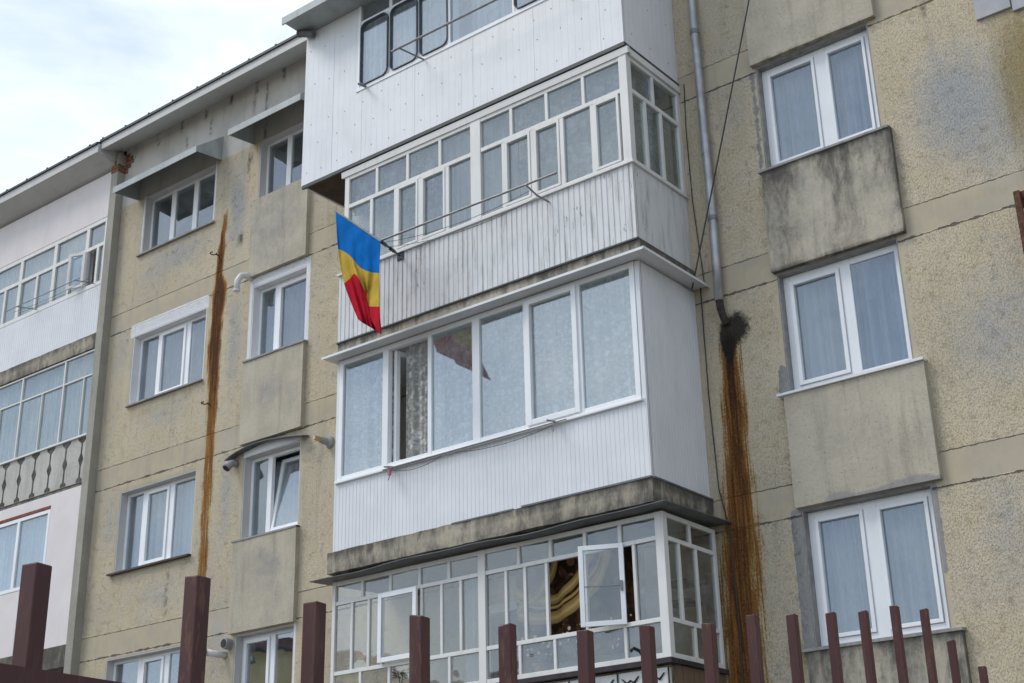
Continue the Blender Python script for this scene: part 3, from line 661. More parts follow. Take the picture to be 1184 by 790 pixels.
def slab(parent, x0, x1, y0, z0, z1, label=None, steps=.06):
    """concrete slab with a slightly chipped front edge"""
    nx = int((x1-x0)/steps); mb = MB(); ring_ = []
    rows = [(y0, z0), (y0, lerp(z0, z1, .5)), (y0, z1)]
    for j, (yy, z) in enumerate(rows):
        for i in range(nx+1):
            x = lerp(x0, x1, i/nx); e = mnoise.noise((x*5, z*5, 1.7))*.012+mnoise.noise((x*17, z*9, 4.7))*.006
            mb.v.append((x, yy+abs(e)*.8, z+e*(.8 if j != 1 else 0)))
    N = nx+1
    for j in range(2):
        for i in range(nx): a = j*N+i; mb.f.append((a, a+1, a+N+1, a+N)); mb.mi.append(0)
    ny = 14; o = len(mb.v)
    # right and left faces, top and bottom as strips to the wall
    def strip(idx, z_end):
        s0 = len(mb.v)
        for i in idx: v = mb.v[i]; mb.v.append((v[0], -.002, v[2]))
        for q in range(len(idx)-1): mb.f.append((idx[q], s0+q, s0+q+1, idx[q+1])); mb.mi.append(0)
    strip(list(range(N)), z0); strip([2*N+i for i in reversed(range(N))], z1)
    strip([nx, N+nx, 2*N+nx], 0); strip([2*N, N, 0], 0)
    A = np.array(mb.v)
    mb.att = dict(mould=.32*np.exp(-(z1-A[:, 2])/.06)+.30*np.exp(-(x1-A[:, 0])/.45)+.2*np.exp(-(A[:, 2]-z0)/.03)+.18*np.sin(A[:, 0]*2.1+1)*.5, grey=np.full(len(A), .28), ochre=np.zeros(len(A)))
    return obj('slab', mb, 'slab', parent, label=label)

XR = -7.45
# ================= top balcony (rounded vehicle windows)
b4m = MB(); yf = -1.18
clad_x(b4m, -12.80, XR+.0, yf, 11.05, 12.14, .105, .005, .0012)
clad_x(b4m, -12.80, -11.76, yf, 12.14, 13.52, .105, .005, .0012)
clad_y(b4m, yf+.04, -.003, XR, 11.05, 12.14, .105, .005, .0012); clad_y(b4m, -.28, -.003, XR, 12.14, 13.5, .105, .005, .0012)
clad_y(b4m, yf+.04, -.003, -12.80, 11.05, 13.50, .105, .005, .0012, sgn=-1)
b4 = obj('balcony', b4m, 'panel', bld, label='top balcony clad in smooth white sheets with rounded rubber-sealed windows')
slab(b4, -12.0, XR-.045, -1.12, 10.96, 11.045)
_sm = MB().tube([(0, -.003, 0), (0, .006, 0)], .0065, 6)
_screws = []
def screw(p, side):
    if not _screws: o = obj('screw', _sm, 'rod', b4)
    else: o = _screws[0].copy(); COL.objects.link(o)
    _screws.append(o); o.location = p; o.rotation_euler = (0, 0, math.pi/2 if side else 0); o.matrix_parent_inverse = Matrix.Identity(4); o.parent = b4
for (zz_, off) in ((11.22, 0), (11.62, .2), (11.95, .05), (12.6, .1), (13.2, 0)):
    x = -12.7+off
    while x < XR-.05:
        if zz_ < 12.1 or x < -11.85: screw((x, yf-.003, zz_+rnd.uniform(-.03, .03)), 0)
        x += .315+rnd.uniform(-.05, .05)
for yy in (-1.0, -.6, -.2):
    for zz_ in (11.25, 11.8): screw((XR+.003, yy, zz_), 1)
# underside board and a dark strip painting the gap's shade at the bottom edge
ub = MB(); ub.box(-12.76, -12.01, yf+.045, -.004, 11.06, 11.09); 
ub.box(-12.775, -12.01, -.16, -.12, 11.0, 11.058)
obj('underside_board', ub, 'darkwood', b4)
ue = MB(); ue.box(-12.78, XR+.012, yf-.008, yf+.02, 11.0, 11.049); ue.box(XR-.02, XR+.012, yf+.021, -.004, 11.0, 11.046); obj('edge_strip', ue, 'flash', b4)
for k in range(5):
    sl = MB(); xx = -11.72+k*.98+rnd.uniform(-.02, .02); sl.box(xx, xx+.035, yf-.0025, yf+.01, 11.055, 12.125); obj('sheet_overlap', sl, 'panel', b4)
sl = MB().box(-12.26, -12.225, yf-.0025, yf+.01, 11.055, 13.5); obj('sheet_overlap', sl, 'panel', b4)
wf = MB(); wy = yf+.0
wf.box(-11.78, XR, wy-.012, wy+.03, 12.13, 12.185)                     # sill rail
wf.box(-11.76, -11.715, wy-.01, wy+.05, 12.185, 13.52); wf.box(-10.125, -10.085, wy-.01, wy+.05, 12.185, 13.52); wf.box(-9.06, -9.02, wy-.01, wy+.05, 12.185, 13.52)
wf.box(-11.715, -10.125, wy, wy+.04, 13.20, 13.26)
for xx in (-11.19, -10.66): wf.box(xx, xx+.05, wy+.002, wy+.038, 12.185, 13.2); wf.box(xx, xx+.05, wy+.004, wy+.036, 13.26, 13.52)
for xx in (-8.53, -8.01): wf.box(xx, xx+.05, wy+.002, wy+.038, 12.185, 13.52)
wf.box(XR-.06, XR, wy-.008, wy+.05, 12.185, 13.52)
wf.box(XR-.03, XR+.006, wy+.05, -.28, 12.13, 12.18); wf.box(XR-.03, XR, -.34, -.28, 12.18, 13.52)
obj('window_frame', wf, 'pvc', b4, bevel=.004)
def rounded(x0, x1, z0, z1, r, n=6):
    out = []
    for cx, cz, a0 in ((x1-r, z0+r, -90), (x1-r, z1-r, 0), (x0+r, z1-r, 90), (x0+r, z0+r, 180)):
        for i in range(n+1): a = math.radians(a0+90*i/n); out.append((cx+r*math.cos(a), cz+r*math.sin(a)))
    return out
def gasket(x0, x1, z0, z1):
    o, i = rounded(x0, x1, z0, z1, .10), rounded(x0+.011, x1-.011, z0+.011, z1-.011, .092); n = len(o); mb = MB()
    for (yy) in (wy-.03, wy+.03): mb.v += [(u, yy, v) for u, v in o]+[(u, yy, v) for u, v in i]
    for k in range(n):
        j = (k+1) % n
        mb.f += [(k, j, n+j, n+k), (2*n+k, 3*n+k, 3*n+j, 2*n+j), (k, 2*n+k, 2*n+j, j), (n+k, n+j, 3*n+j, 3*n+k)]; mb.mi += [0]*4
    obj('rubber_seal', mb, 'seal', b4)
    # white sheet corners round the rounded glass
    q = rounded(x0, x1, z0, z1, .10, 5); m = 6
    for ci, (cx, cz) in enumerate(((x1, z0), (x1, z1), (x0, z1), (x0, z0))):
        arcp = q[ci*m:(ci+1)*m]; sh = MB()
        for yy, rev in ((wy-.006, 0), (wy+.006, 1)):
            pts = [(cx, yy, cz)]+[(u, yy, v) for u, v in arcp]; sh.poly(pts[::-1] if rev else pts)
        K = len(arcp)+1
        for k_ in range(K): j_ = (k_+1) % K; sh.f.append((k_, j_, 2*K-1-j_, 2*K-1-k_)); sh.mi.append(0)
        obj('corner_infill', sh, 'panel', b4)
    gp = MB(); gp.poly([(u, wy, v) for u, v in i]); gp.v += [(u, wy+.006, v) for u, v in i]; gp.f.append(tuple(range(2*n-1, n-1, -1))); gp.mi.append(0); [gp.f.append((k, (k+1) % n, n+(k+1) % n, n+k)) for k in range(n)]; gp.mi.extend([0]*n); obj('pane', gp, 'glass', b4)
for (a, b) in ((-11.70, -11.19), (-11.145, -10.655), (-10.615, -10.125)): gasket(a, b, 12.19, 13.20)
for (a, b) in ((-9.02, -8.53), (-8.48, -8.01), (-7.96, -7.51)): gasket(a, b, 12.19, 13.20)
# side window
o_, i_ = rounded(-1.05, -.36, 12.19, 13.2, .1), rounded(-1.028, -.382, 12.212, 13.178, .085); n = len(o_); mb = MB()
for xx in (XR+.02, XR-.03): mb.v += [(xx, u, v) for u, v in o_]+[(xx, u, v) for u, v in i_]
for k in range(n):
    j = (k+1) % n; mb.f += [(k, j, n+j, n+k), (2*n+k, 3*n+k, 3*n+j, 2*n+j), (k, 2*n+k, 2*n+j, j), (n+k, n+j, 3*n+j, 3*n+k)]; mb.mi += [0]*4
obj('rubber_seal', mb, 'seal', b4)
sidep = MB(); sidep.poly([(XR-.002, u, v) for u, v in i_]); obj('pane', sidep, 'glass', b4, recalc=False)
panes_obj(b4, [(-10.085, -9.06, 12.185, 13.5), (-11.715, -11.19, 13.26, 13.52), (-11.14, -10.66, 13.26, 13.52), (-10.61, -10.125, 13.26, 13.52)], wy+.015, 'glass')
curtain(b4, -11.72, -10.06, 12.1, 13.32, wy+.10, 'curtain', .04, .17, 3); curtain(b4, -9.85, -7.55, 12.1, 13.5, wy+.16, 'curtain_thin', .03, .14, 8)
# sheet roof over it
rf = MB(); rf.hexa([(-12.84, -1.60, 13.525), (XR+.1, -1.60, 13.525), (XR+.1, -.004, 13.525), (-12.84, -.004, 13.525), (-12.84, -1.60, 13.60), (XR+.1, -1.60, 13.60), (XR+.1, -.46, 14.14), (-12.84, -.46, 14.14)])
rf.box(-12.86, XR+.12, -1.62, -1.60, 13.49, 13.61)
obj('roof_sheet', rf, 'awning', b4)

# ================= flag balcony (old wooden glazing)
yf = -1.16
b3m = MB(); clad_x(b3m, -12.03, XR, yf, 8.53, 9.455, .076, .022, .009, jitter=.003)
clad_y(b3m, yf+.05, -.003, XR, 8.53, 9.455, .30, .004, .002); clad_y(b3m, yf+.05, -.003, -12.03, 8.53, 9.455, .1, .02, .01, sgn=-1)
b3 = obj('balcony', b3m, 'panel_old', bld, label='balcony with old corrugated white parapet and gridded wooden glazing, the flag pole on its front')
slab(b3, -12.05, XR+.02, -1.14, 8.30, 8.525, 'crumbling stained slab edge under the corrugated parapet')
es = MB(); es.box(-12.05, XR+.015, yf-.004, yf+.03, 8.512, 8.531); es.box(XR-.03, XR+.015, yf+.031, -.004, 8.510, 8.529); obj('edge_strip', es, 'flash', b3)
tr = MB(); tr.box(-12.05, XR+.03, yf-.03, yf+.08, 9.457, 9.485); tr.box(XR-.05, XR+.03, yf+.08, -.003, 9.457, 9.483)
obj('sill', tr, 'paint_old', b3)
gy = -1.12; d0, d1 = gy-.03, gy+.04
gm = MB()
gm.box(-11.98, -11.90, d0, d1, 9.486, 10.93); gm.box(-9.80, -9.64, d0-.004, d1, 9.486, 10.93); gm.box(-7.56, XR, d0-.006, d1+.02, 9.486, 10.93)
for a, b in ((-11.90, -9.80), (-9.64, -7.56)):
    gm.box(a, b, d0+.002, d1-.002, 10.85, 10.93); gm.box(a, b, d0+.002, d1-.002, 10.42, 10.475); gm.box(a, b, d0+.002, d1-.002, 9.486, 9.535)
up = [-11.40, -10.86, -10.31, -9.16, -8.62, -8.08]; lo = [(-11.49, .05), (-11.06, .06), (-10.645, .06), (-10.19, .06), (-9.29, .05), (-8.845, .06), (-8.41, .06), (-7.965, .06)]
for x in up: gm.box(x-.022, x+.022, d0+.004, d1-.004, 10.475, 10.85)
for x, w_ in lo: gm.box(x-w_/2, x+w_/2, d0+.004, d1-.004, 9.535, 10.42)
# side: uprights along y at x = XR
SX0, SX1 = XR-.06, XR+.004
for a, b in ((-.075, -.003),): gm.box(SX0, SX1, a, b, 9.486, 10.93)
for z0, z1 in ((10.85, 10.93), (10.42, 10.475), (9.486, 9.535)): gm.box(SX0+.002, SX1-.002, d1+.02, -.075, z0, z1)
for yy in (-.60,): gm.box(SX0+.004, SX1-.004, yy-.022, yy+.022, 10.475, 10.85)
for yy in (-.80, -.46): gm.box(SX0+.004, SX1-.004, yy-.024, yy+.024, 9.535, 10.42)
obj('window_frame', gm, 'paint_old', b3, bevel=.004)
co = MB(); co.hexa([(-12.03, -1.165, 10.90), (XR+.04, -1.165, 10.90), (XR+.04, -1.11, 10.92), (-12.03, -1.11, 10.92), (-12.03, -1.175, 10.985), (XR+.04, -1.175, 10.985), (XR+.04, -1.125, 10.99), (-12.03, -1.125, 10.99)])
co.box(XR+.0045, XR+.03, -1.10, -.01, 10.90, 10.985)
obj('cornice_board', co, 'paint_old', b3)
cells = []; ux = [-11.90]+up[:3]+[-9.80]; ux2 = [-9.64]+up[3:]+[-7.56]
for q in (ux, ux2):
    for a, b in zip(q, q[1:]): cells.append((a+.02, b-.02, 10.47, 10.85))
lx = [-11.90]+[x for x, _ in lo[:4]]+[-9.80]; lx2 = [-9.64]+[x for x, _ in lo[4:]]+[-7.56]; sash_i = {2, 3, 6, 7, 9}; idx = 0
for q in (lx, lx2):
    for a, b in zip(q, q[1:]):
        if idx in sash_i:
            sm_ = MB(); ring(sm_, a+.032, b-.032, 9.537, 10.417, d0-.005, d1-.01, .032); obj('sash', sm_, 'paint_old', b3, bevel=.003); cells.append((a+.055, b-.055, 9.565, 10.39))
        else: cells.append((a+.025, b-.025, 9.53, 10.42))
        idx += 1
panes_obj(b3, cells, gy, 'glass_old')
panes_obj(b3, [(-1.08, -.62, 10.47, 10.85), (-.58, -.08, 10.47, 10.85), (-1.08, -.82, 9.53, 10.42), (-.78, -.48, 9.53, 10.42), (-.44, -.08, 9.53, 10.42)], XR-.03, 'glass_old', axis='y')
curtain(b3, -11.95, -10.4, 9.45, 10.9, gy+.15, 'lace_old', .02, .2, 4); curtain(b3, -10.38, -9.2, 9.45, 10.9, gy+.16, 'curtain_thin', .03, .13, 5); curtain(b3, -9.18, -7.62, 9.45, 10.9, gy+.15, 'lace_old', .022, .21, 6)
curtain(b3, -1.05, -.08, 9.45, 10.9, XR-.16, 'lace_dark', .02, .2, 7, axis='y')

# ================= lace balcony (white plastic windows)
yf = -1.16
b2m = MB(); clad_x(b2m, -12.02, XR, yf, 5.80, 6.66, .058, .009, .0035)
clad_y(b2m, yf+.05, -.003, XR, 5.80, 8.25, .058, .008, .003); clad_y(b2m, yf+.05, -.003, -12.02, 5.80, 8.25, .058, .012, .006, sgn=-1)
clad_x(b2m, -12.02, -11.97, yf, 6.66, 8.25, .2, .004, .002); clad_x(b2m, -7.505, XR, yf, 6.66, 8.25, .2, .004, .002)
b2 = obj('balcony', b2m, 'panel', bld, label='balcony in fine ribbed white cladding with six plastic windows and floral lace')
s2 = slab(b2, -12.07, XR+.03, -1.20, 5.535, 5.79, 'thick stained concrete slab with a broken lower edge')
fl2 = MB(); fl2.box(-10.1, -9.22, -1.205, -1.165, 5.782, 5.80); fl2.box(-9.10, XR+.02, -1.21, -1.165, 5.786, 5.806); fl2.box(XR-.03, XR+.04, -1.16, -.01, 5.786, 5.806)
obj('flashing', fl2, 'darkmetal', b2)
py = -1.15
pm = MB()
MU = [(-11.225, -11.13), (-10.49, -10.43), (-9.80, -9.69), (-9.04, -8.98), (-8.30, -8.24)]
pcells = frame_bars(pm, -11.968, -7.51, 6.66, 8.255, py-.02, py+.06, .065, MU)
pm.box(-11.99, -7.49, py-.05, py+.0, 6.635, 6.668)
obj('window_frame', pm, 'pvc', b2, bevel=.005)
za, zb = 6.725, 8.19; cl = []
for i, (a, b) in enumerate(pcells):
    if i == 4:
        q = MB(); ring(q, a-.02, b+.02, za-.03, zb+.02, py-.045, py+.03, .065); obj('sash', q, 'pvc', b2, bevel=.005); cl.append((a+.045, b-.045, za+.035, zb-.045))
    elif i == 1: continue
    else: cl.append((a, b, za, zb))
panes_obj(b2, cl, py+.005, 'glass')
# inward-opened sash of the second window
a, b = pcells[1]; q = MB(); ring(q, 0, b-a-.02, za+.01, zb-.01, 0, .05, .06); ang = math.radians(78); ca, sa = math.cos(ang), math.sin(ang)
q.v = [(a+.075+x*ca-y*sa, py+.045+x*sa+y*ca, z) for x, y, z in q.v]; obj('sash', q, 'pvc', b2, bevel=.004)
curtain(b2, -11.93, -11.16, 6.68, 8.16, py+.11, 'lace', .035, .25, 11); curtain(b2, -11.0, -10.42, 6.7, 8.22, py+.14, 'lace', .03, .2, 12)
curtain(b2, -10.46, -8.98, 6.68, 8.22, py+.11, 'lace', .035, .3, 13); curtain(b2, -8.97, -7.55, 6.68, 8.22, py+.11, 'lace', .035, .28, 14)
cn = MB(); cn.hexa([(-12.10, -1.37, 8.262), (XR+.20, -1.37, 8.262), (XR+.20, -.003, 8.285), (-12.10, -.003, 8.285), (-12.10, -1.37, 8.268), (XR+.20, -1.37, 8.268), (XR+.20, -.003, 8.292), (-12.10, -.003, 8.292)])
cn.box(-12.10, XR+.20, -1.376, -1.37, 8.245, 8.275); cn.box(XR+.20, XR+.206, -1.37, -.003, 8.255, 8.285)
obj('canopy', cn, 'panel', b2)
bd = MB(); bd.tube([(-8.62, py+.05, 7.98), (-8.62, py+.052, 7.74)], .004, 6); bd.tube([(-8.62, py+.05, 7.74), (-8.62, py+.05, 7.70)], .013, 8)
obj('blind_cord', bd, 'wire', b2)

# ================= lowest balcony (thin metal glazing, open sash)
gy = -1.10; d0, d1 = gy-.022, gy+.022
b1m = MB()
b1m.box(-12.04, -11.99, d0-.004, d1+.004, 3.98, 5.44); b1m.box(-9.79, -9.69, d0-.006, d1+.006, 3.98, 5.44); b1m.box(-7.47, -7.37, d0-.008, d1+.03, 3.98, 5.44)
for a, b in ((-11.99, -9.79), (-9.69, -7.47)):
    for z0, z1, e in ((5.39, 5.44, 0), (5.155, 5.20, .002), (4.335, 4.38, .002), (3.98, 4.03, 0)): b1m.box(a, b, d0+e, d1-e, z0, z1)
for x in (-11.56, -11.11, -10.66, -10.22, -9.23, -8.80, -8.35, -7.91): b1m.box(x-.02, x+.02, d0+.004, d1-.004, 5.20, 5.39)
for x in (-11.72, -11.45, -11.24, -10.63, -10.33, -10.05, -9.41, -9.15, -8.86, -8.36, -7.75): b1m.box(x-.018, x+.018, d0+.004, d1-.004, 4.38, 5.155)
for x in (-11.57, -11.12, -10.68, -10.22, -9.24, -8.78, -8.34, -7.90): b1m.box(x-.018, x+.018, d0+.004, d1-.004, 4.03, 4.335)
SX0, SX1 = -7.425, -7.375
b1m.box(SX0, SX1, -.14, -.09, 3.98, 5.44)
for z0, z1 in ((5.39, 5.44), (5.155, 5.20), (4.335, 4.38), (3.98, 4.03)): b1m.box(SX0+.002, SX1-.002, gy+.05, -.14, z0, z1)
b1m.box(SX0+.004, SX1-.004, -.62, -.58, 5.20, 5.39)
for yy in (-.83, -.50): b1m.box(SX0+.004, SX1-.004, yy-.018, yy+.018, 4.38, 5.155)
b1m.box(SX0+.004, SX1-.004, -.64, -.60, 4.03, 4.335)
b1 = obj('balcony', b1m, 'paint_old', bld, bevel=.004, label='lowest visible balcony, glazed with thin white metal bars and one sash swung open')
rf1 = MB()
for i in range(20):
    xa, xb = lerp(-12.22, -7.20, i/20), lerp(-12.22, -7.20, (i+1)/20); wv = lambda x: .012*math.sin(x*2.3)+.008*math.sin(x*5.1)-.02*max(0, (-11.6-x))
    rf1.hexa([(xa, -1.34, 5.452+wv(xa)), (xb, -1.34, 5.452+wv(xb)), (xb, -.004, 5.50), (xa, -.004, 5.50), (xa, -1.34, 5.460+wv(xa)), (xb, -1.34, 5.460+wv(xb)), (xb, -.004, 5.508), (xa, -.004, 5.508)])
obj('roof_sheet', rf1, 'darkmetal', b1)
cells = []
for q in ([-11.99, -11.56, -11.11, -10.66, -10.22, -9.79], [-9.69, -9.23, -8.80, -8.35, -7.91, -7.47]): cells += [(a+.015, b-.015, 5.20, 5.39) for a, b in zip(q, q[1:])]
for q in ([-11.99, -11.72, -11.45, -11.24, None, -10.63, -10.33, -10.05, -9.79], [-9.69, -9.41, -9.15, -8.86, None, None, None, -7.75, -7.47]):
    for a, b in zip(q, q[1:]):
        if a is not None and b is not None: cells.append((a+.015, b-.015, 4.38, 5.155))
for q in ([-11.99, -11.57, -11.12, -10.68, -10.22, -9.79], [-9.69, -9.24, -8.78, -8.34, -7.90, -7.47]): cells += [(a+.015, b-.015, 4.03, 4.335) for a, b in zip(q, q[1:])]
panes_obj(b1, cells, gy, 'glass_clear')
panes_obj(b1, [(-1.05, -.61, 5.20, 5.39), (-.59, -.14, 5.20, 5.39), (-1.05, -.84, 4.38, 5.155), (-.82, -.51, 4.38, 5.155), (-.49, -.14, 4.38, 5.155), (-1.05, -.63, 4.03, 4.335), (-.61, -.14, 4.03, 4.335)], -7.40, 'glass_clear', axis='y')
# left sash ajar
q = MB(); ring(q, -11.25, -10.66, 4.385, 5.175, gy-.075, gy-.04, .055); obj('sash', q, 'pvc', b1, bevel=.004, label='closed white sash standing proud of the bars')
panes_obj(b1, [(-11.195, -10.715, 4.44, 5.12)], gy-.06, 'glass_clear')
# right sash swung outwards
q = MB(); wS = .47; ring(q, -wS, 0, 4.36, 5.19, -.018, .018, .05); p2 = MB().box(-wS+.05, -.05, -.003, .003, 4.41, 5.14); p3 = MB().box(-wS+.05, -.05, -.008, -.004, 4.76, 4.772); p3.box(-.045, -.02, -.05, -.019, 4.70, 4.80)
ang = math.radians(24); ca, sa = math.cos(ang), math.sin(ang)
for m_ in (q, p2, p3): m_.v = [(-7.86+x*ca-y*sa, gy-.03+x*sa+y*ca, z) for x, y, z in m_.v]
sw = obj('sash', q, 'pvc', b1, bevel=.004, label='white sash swung outwards beside the brown carpet'); obj('pane', p2, 'glass_clear', b1); obj('latch', p3, 'rod', b1)
# parapet below: white plates with dark ornaments at the front, boards at the side
pp = MB(); pp.box(-12.0, -7.46, -1.06, -1.0, 3.05, 3.90); obj('parapet', pp, 'paint_old', b1)
pl = MB(); pl.box(-12.02, -7.37, -1.13, -1.0, 3.93, 3.978); pl.box(-7.44, -7.36, -.99, -.05, 3.93, 3.975); obj('ledge', pl, 'ledge', b1)
orn = MB()
for i in range(15):
    x = -11.8+i*.30
    orn.tube([(x-.1, -1.07, 3.84), (x-.04, -1.07, 3.79), (x, -1.07, 3.82), (x+.04, -1.07, 3.79), (x+.1, -1.07, 3.85)], [.006, .012, .008, .012, .006], 6); orn.tube([(x+.15, -1.07, 3.90), (x+.15, -1.07, 3.05)], .008, 6)
    orn.tube([(x-.08, -1.07, 3.66), (x, -1.07, 3.72), (x+.08, -1.07, 3.66)], .014, 6)
obj('iron_ornament', orn, 'black', b1)
bo = MB()
for i in range(9): bo.box(-7.44, -7.40+rnd.uniform(-.004, .004), -.98+i*.103, -.98+i*.103+.097, 3.05, 3.925)
obj('side_board', bo, 'wood', b1)
slab(b1, -12.05, XR+.05, -1.14, 2.80, 3.04)
# door and back window behind the glazing
dr = MB(); ring(dr, -10.6, -9.75, 3.05, 5.1, -.05, .0, .1); dr.box(-10.5, -9.85, -.045, -.005, 4.0, 4.08); obj('balcony_door', dr, 'paint_old', b1)
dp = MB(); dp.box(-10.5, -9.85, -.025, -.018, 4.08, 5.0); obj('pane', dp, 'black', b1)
curtain(b1, -10.1, -9.83, 4.0, 5.2, gy+.10, 'curtain_thin', .03, .1, 21)
sh = MB(); sh.box(-7.75, -7.47, -.6, -.3, 4.82, 4.85); sh.box(-7.75, -7.47, -.6, -.3, 4.62, 4.65); sh.box(-7.72, -7.69, -.58, -.55, 4.0, 5.1); obj('shelf', sh, 'darkwood', b1)

# ================================================================== LEFT NEIGHBOUR
nb = thing('apartment_building', (-23, 5, 0), 'adjoining white panelled apartment block at the left edge, beyond the grey pilaster', 'building')
def plainatt(mb, mould=0., grey=.3):
    n = len(mb.v); mb.att = dict(mould=np.full(n, mould), grey=np.full(n, grey), ochre=np.zeros(n)); return mb
NX0 = -27.0; yl = -.12
pz = MB(); zsteps = [0, 2.5, 5.0, 5.35, 7.0, 8.3, 9.0, 11, 12.5, 13.55, 14.2]
for a, b in zip(zsteps, zsteps[1:]): pz.box(-18.73, -18.555, -.15, 11.9, a, b)
obj('pilaster', plainatt(pz, -.05, .3), 'pilaster', nb)
bk = MB()
for (a_, b_, c_, d_) in ((-18.738, -18.548, 13.84, 13.905), (-18.738, -18.548, 13.915, 13.985), (-18.738, -18.62, 13.995, 14.07)): bk.box(a_, b_, -.158, -.0, c_, d_)
for (a_, b_, c_, d_) in ((-18.545, -18.40, 13.92, 13.985), (-18.545, -18.33, 13.995, 14.06), (-18.545, -18.36, 14.07, 14.14), (-18.545, -18.45, 14.15, 14.21), (-18.545, -18.47, 13.83, 13.905)): bk.box(a_, b_, -.012, .01, c_, d_)
obj('brick_patch', bk, 'brick', nb)
bb = MB(); bb.box(NX0, -18.74, 1.35, 12, 0, 13.9); obj('wall', bb, 'innerlight', nb)
tp = MB(); tp.box(NX0, -18.735, yl, 1.34, 13.05, 13.92); obj('parapet', tp, 'plaster', nb, label='plain white plaster strip below the eave')
p4 = MB(); clad_x(p4, NX0, -18.735, yl, 10.87, 11.76, .06, .01, .005); obj('parapet', p4, 'panel', nb, label='fine ribbed white parapet')
ns = slab(nb, NX0, -18.735, yl-.02, 10.60, 10.865)
def lintel(z0, z1): m_ = MB(); m_.box(NX0, -18.735, yl+.08, 1.34, z0, z1); return m_
# concrete parapet with dark plates painting the shade of baluster-shaped cut-outs
def baluster_parapet(zb, zt):
    m_ = MB(); m_.box(NX0, -18.735, yl, yl+.08, zb, zt); o = obj('parapet', plainatt(m_, .05, .3), 'parapetconc', nb, label='grey concrete parapet with baluster-shaped slits')
    cut = MB(); x = -18.86
    while x > NX0:
        zc = (zb+zt)/2; pr = []
        for t, hw in ((0, .075), (.06, .07), (.1, .022), (.14, .016), (.36, .014), (.42, .035), (.5, .062), (.58, .035), (.64, .014), (.86, .014), (.9, .05), (.95, .10), (1, .11)): pr.append((hw, lerp(zb+.01, zt-.01, t)))
        poly = [(x+u, z) for u, z in pr]+[(x-u, z) for u, z in reversed(pr)]
        cut.extrude(poly, 'y', yl-.006, yl+.002); x -= .425
    obj('slit_shade', cut, 'slitshade', nb)
MAT['slitshade'] = simple('painted_slit_shade', (.085, .08, .07), .95, .5, 12, bump=.5)  # dark colour stands in for the shade inside the slits
baluster_parapet(8.30, 9.07)
p2_ = MB(); p2_.box(-19.55, -18.735, yl, yl+.1, 5.72, 8.24); p2_.box(NX0, -19.55, yl, yl+.1, 5.72, 6.76); p2_.box(NX0, -19.55, yl, yl+.1, 8.06, 8.24); obj('parapet', p2_, 'plaster', nb, label='pinkish white plaster wall round a small window')
lt = MB(); lt.box(NX0, -19.56, yl-.004, yl+.098, 8.005, 8.058); obj('lintel_trim', lt, 'reddark', nb)
s1 = MB(); s1.box(NX0, -18.735, yl-.02, 1.34, 5.38, 5.715); obj('slab', plainatt(s1, .45, .3), 'slab', nb, label='dark slab under the plaster wall')
for z in (8.25,): m_ = MB(); m_.box(NX0, -18.735, yl+.02, 1.34, z-.2+.21, z+.04); obj('slab', plainatt(m_, .2), 'slab', nb)
# lower storey glimpses
lw = MB(); lw.box(NX0, -18.735, yl, 1.34, 0, 4.0); obj('parapet', lw, 'plaster', nb)
# glazing with its sub-parts
def glazed(xr, xl, z0, z1, ztr, posts, lows, mat, glass, cur, pw, skip=None, label=None, gyy=yl+.03, dd=.03):
    fb = MB(); fb.box(xl, xr, gyy-dd, gyy+dd, z0, z0+pw); fb.box(xl, xr, gyy-dd, gyy+dd, z1-pw, z1); fb.box(xr-pw, xr, gyy-dd-.002, gyy+dd+.002, z0+pw, z1-pw)
    if ztr: fb.box(xl, xr-pw, gyy-dd+.004, gyy+dd-.004, ztr-pw*.45, ztr+pw*.45)
    for x in posts: fb.box(x-pw*.6, x+pw*.6, gyy-dd+.001, gyy+dd-.001, z0+pw, z1-pw)
    for x in lows: fb.box(x-pw*.4, x+pw*.4, gyy-dd+.003, gyy+dd-.003, z0+pw, (ztr or z1-pw))
    wdw = obj('window', fb, mat, nb, bevel=.003, label=label); cells = []
    e = [xl]+sorted(posts)+[xr-pw]
    if ztr: cells += [(a+pw*.4, b-pw*.4, ztr, z1-pw) for a, b in zip(e, e[1:])]
    e2 = [xl]+sorted(list(posts)+list(lows))+[xr-pw]
    for i, (a, b) in enumerate(zip(e2, e2[1:])):
        if skip and skip(a, b): continue
        cells.append((a+pw*.3, b-pw*.3, z0+pw, (ztr or z1-pw)))
    panes_obj(wdw, cells, gyy, glass)
    if cur: curtain(wdw, xl, xr-.03, z0-.02, z1-.02, gyy+.13, cur, .03, .15, int(z0*7))
    return wdw
w4 = glazed(-18.735, NX0, 11.77, 13.04, 12.55, [-19.29, -20.22, -21.25, -22.2, -23.2, -24.2, -25.2], [-18.97, -19.75, -20.72, -21.7, -22.7, -23.7], 'paint_old', 'glass_old', None, .075, skip=lambda a, b: abs(a+19.29) < .02, label='old white gridded glazing with a half open sash')
curtain(w4, NX0, -19.3, 11.75, 13.0, yl+.14, 'curtain', .03, .16, 31)
q = MB(); ring(q, -.33, 0, 11.85, 12.51, -.02, .02, .05); p_ = MB().box(-.28, -.05, -.003, .003, 11.9, 12.46)
for m_ in (q, p_): m_.v = [(-19.25-x*math.cos(.35)*-1+y*.34-.0, yl-.02+x*math.sin(.35)*1.0+y*.94, z) for x, y, z in m_.v]
obj('sash', q, 'paint_old', w4); obj('pane', p_, 'glass_old', w4)
cu = MB(); cu.box(-19.12, -19.0, yl+.12, yl+.14, 11.8, 12.6); obj('curtain', cu, 'purple', w4)
glazed(-18.735, NX0, 9.09, 10.585, 10.14, [-19.56, -20.78, -22.0, -23.2, -24.4], [-19.0, -20.16, -21.4, -22.6], 'paint_old', 'glass_old', 'curtain', .028, label='thin barred glazing with white pleated curtains')
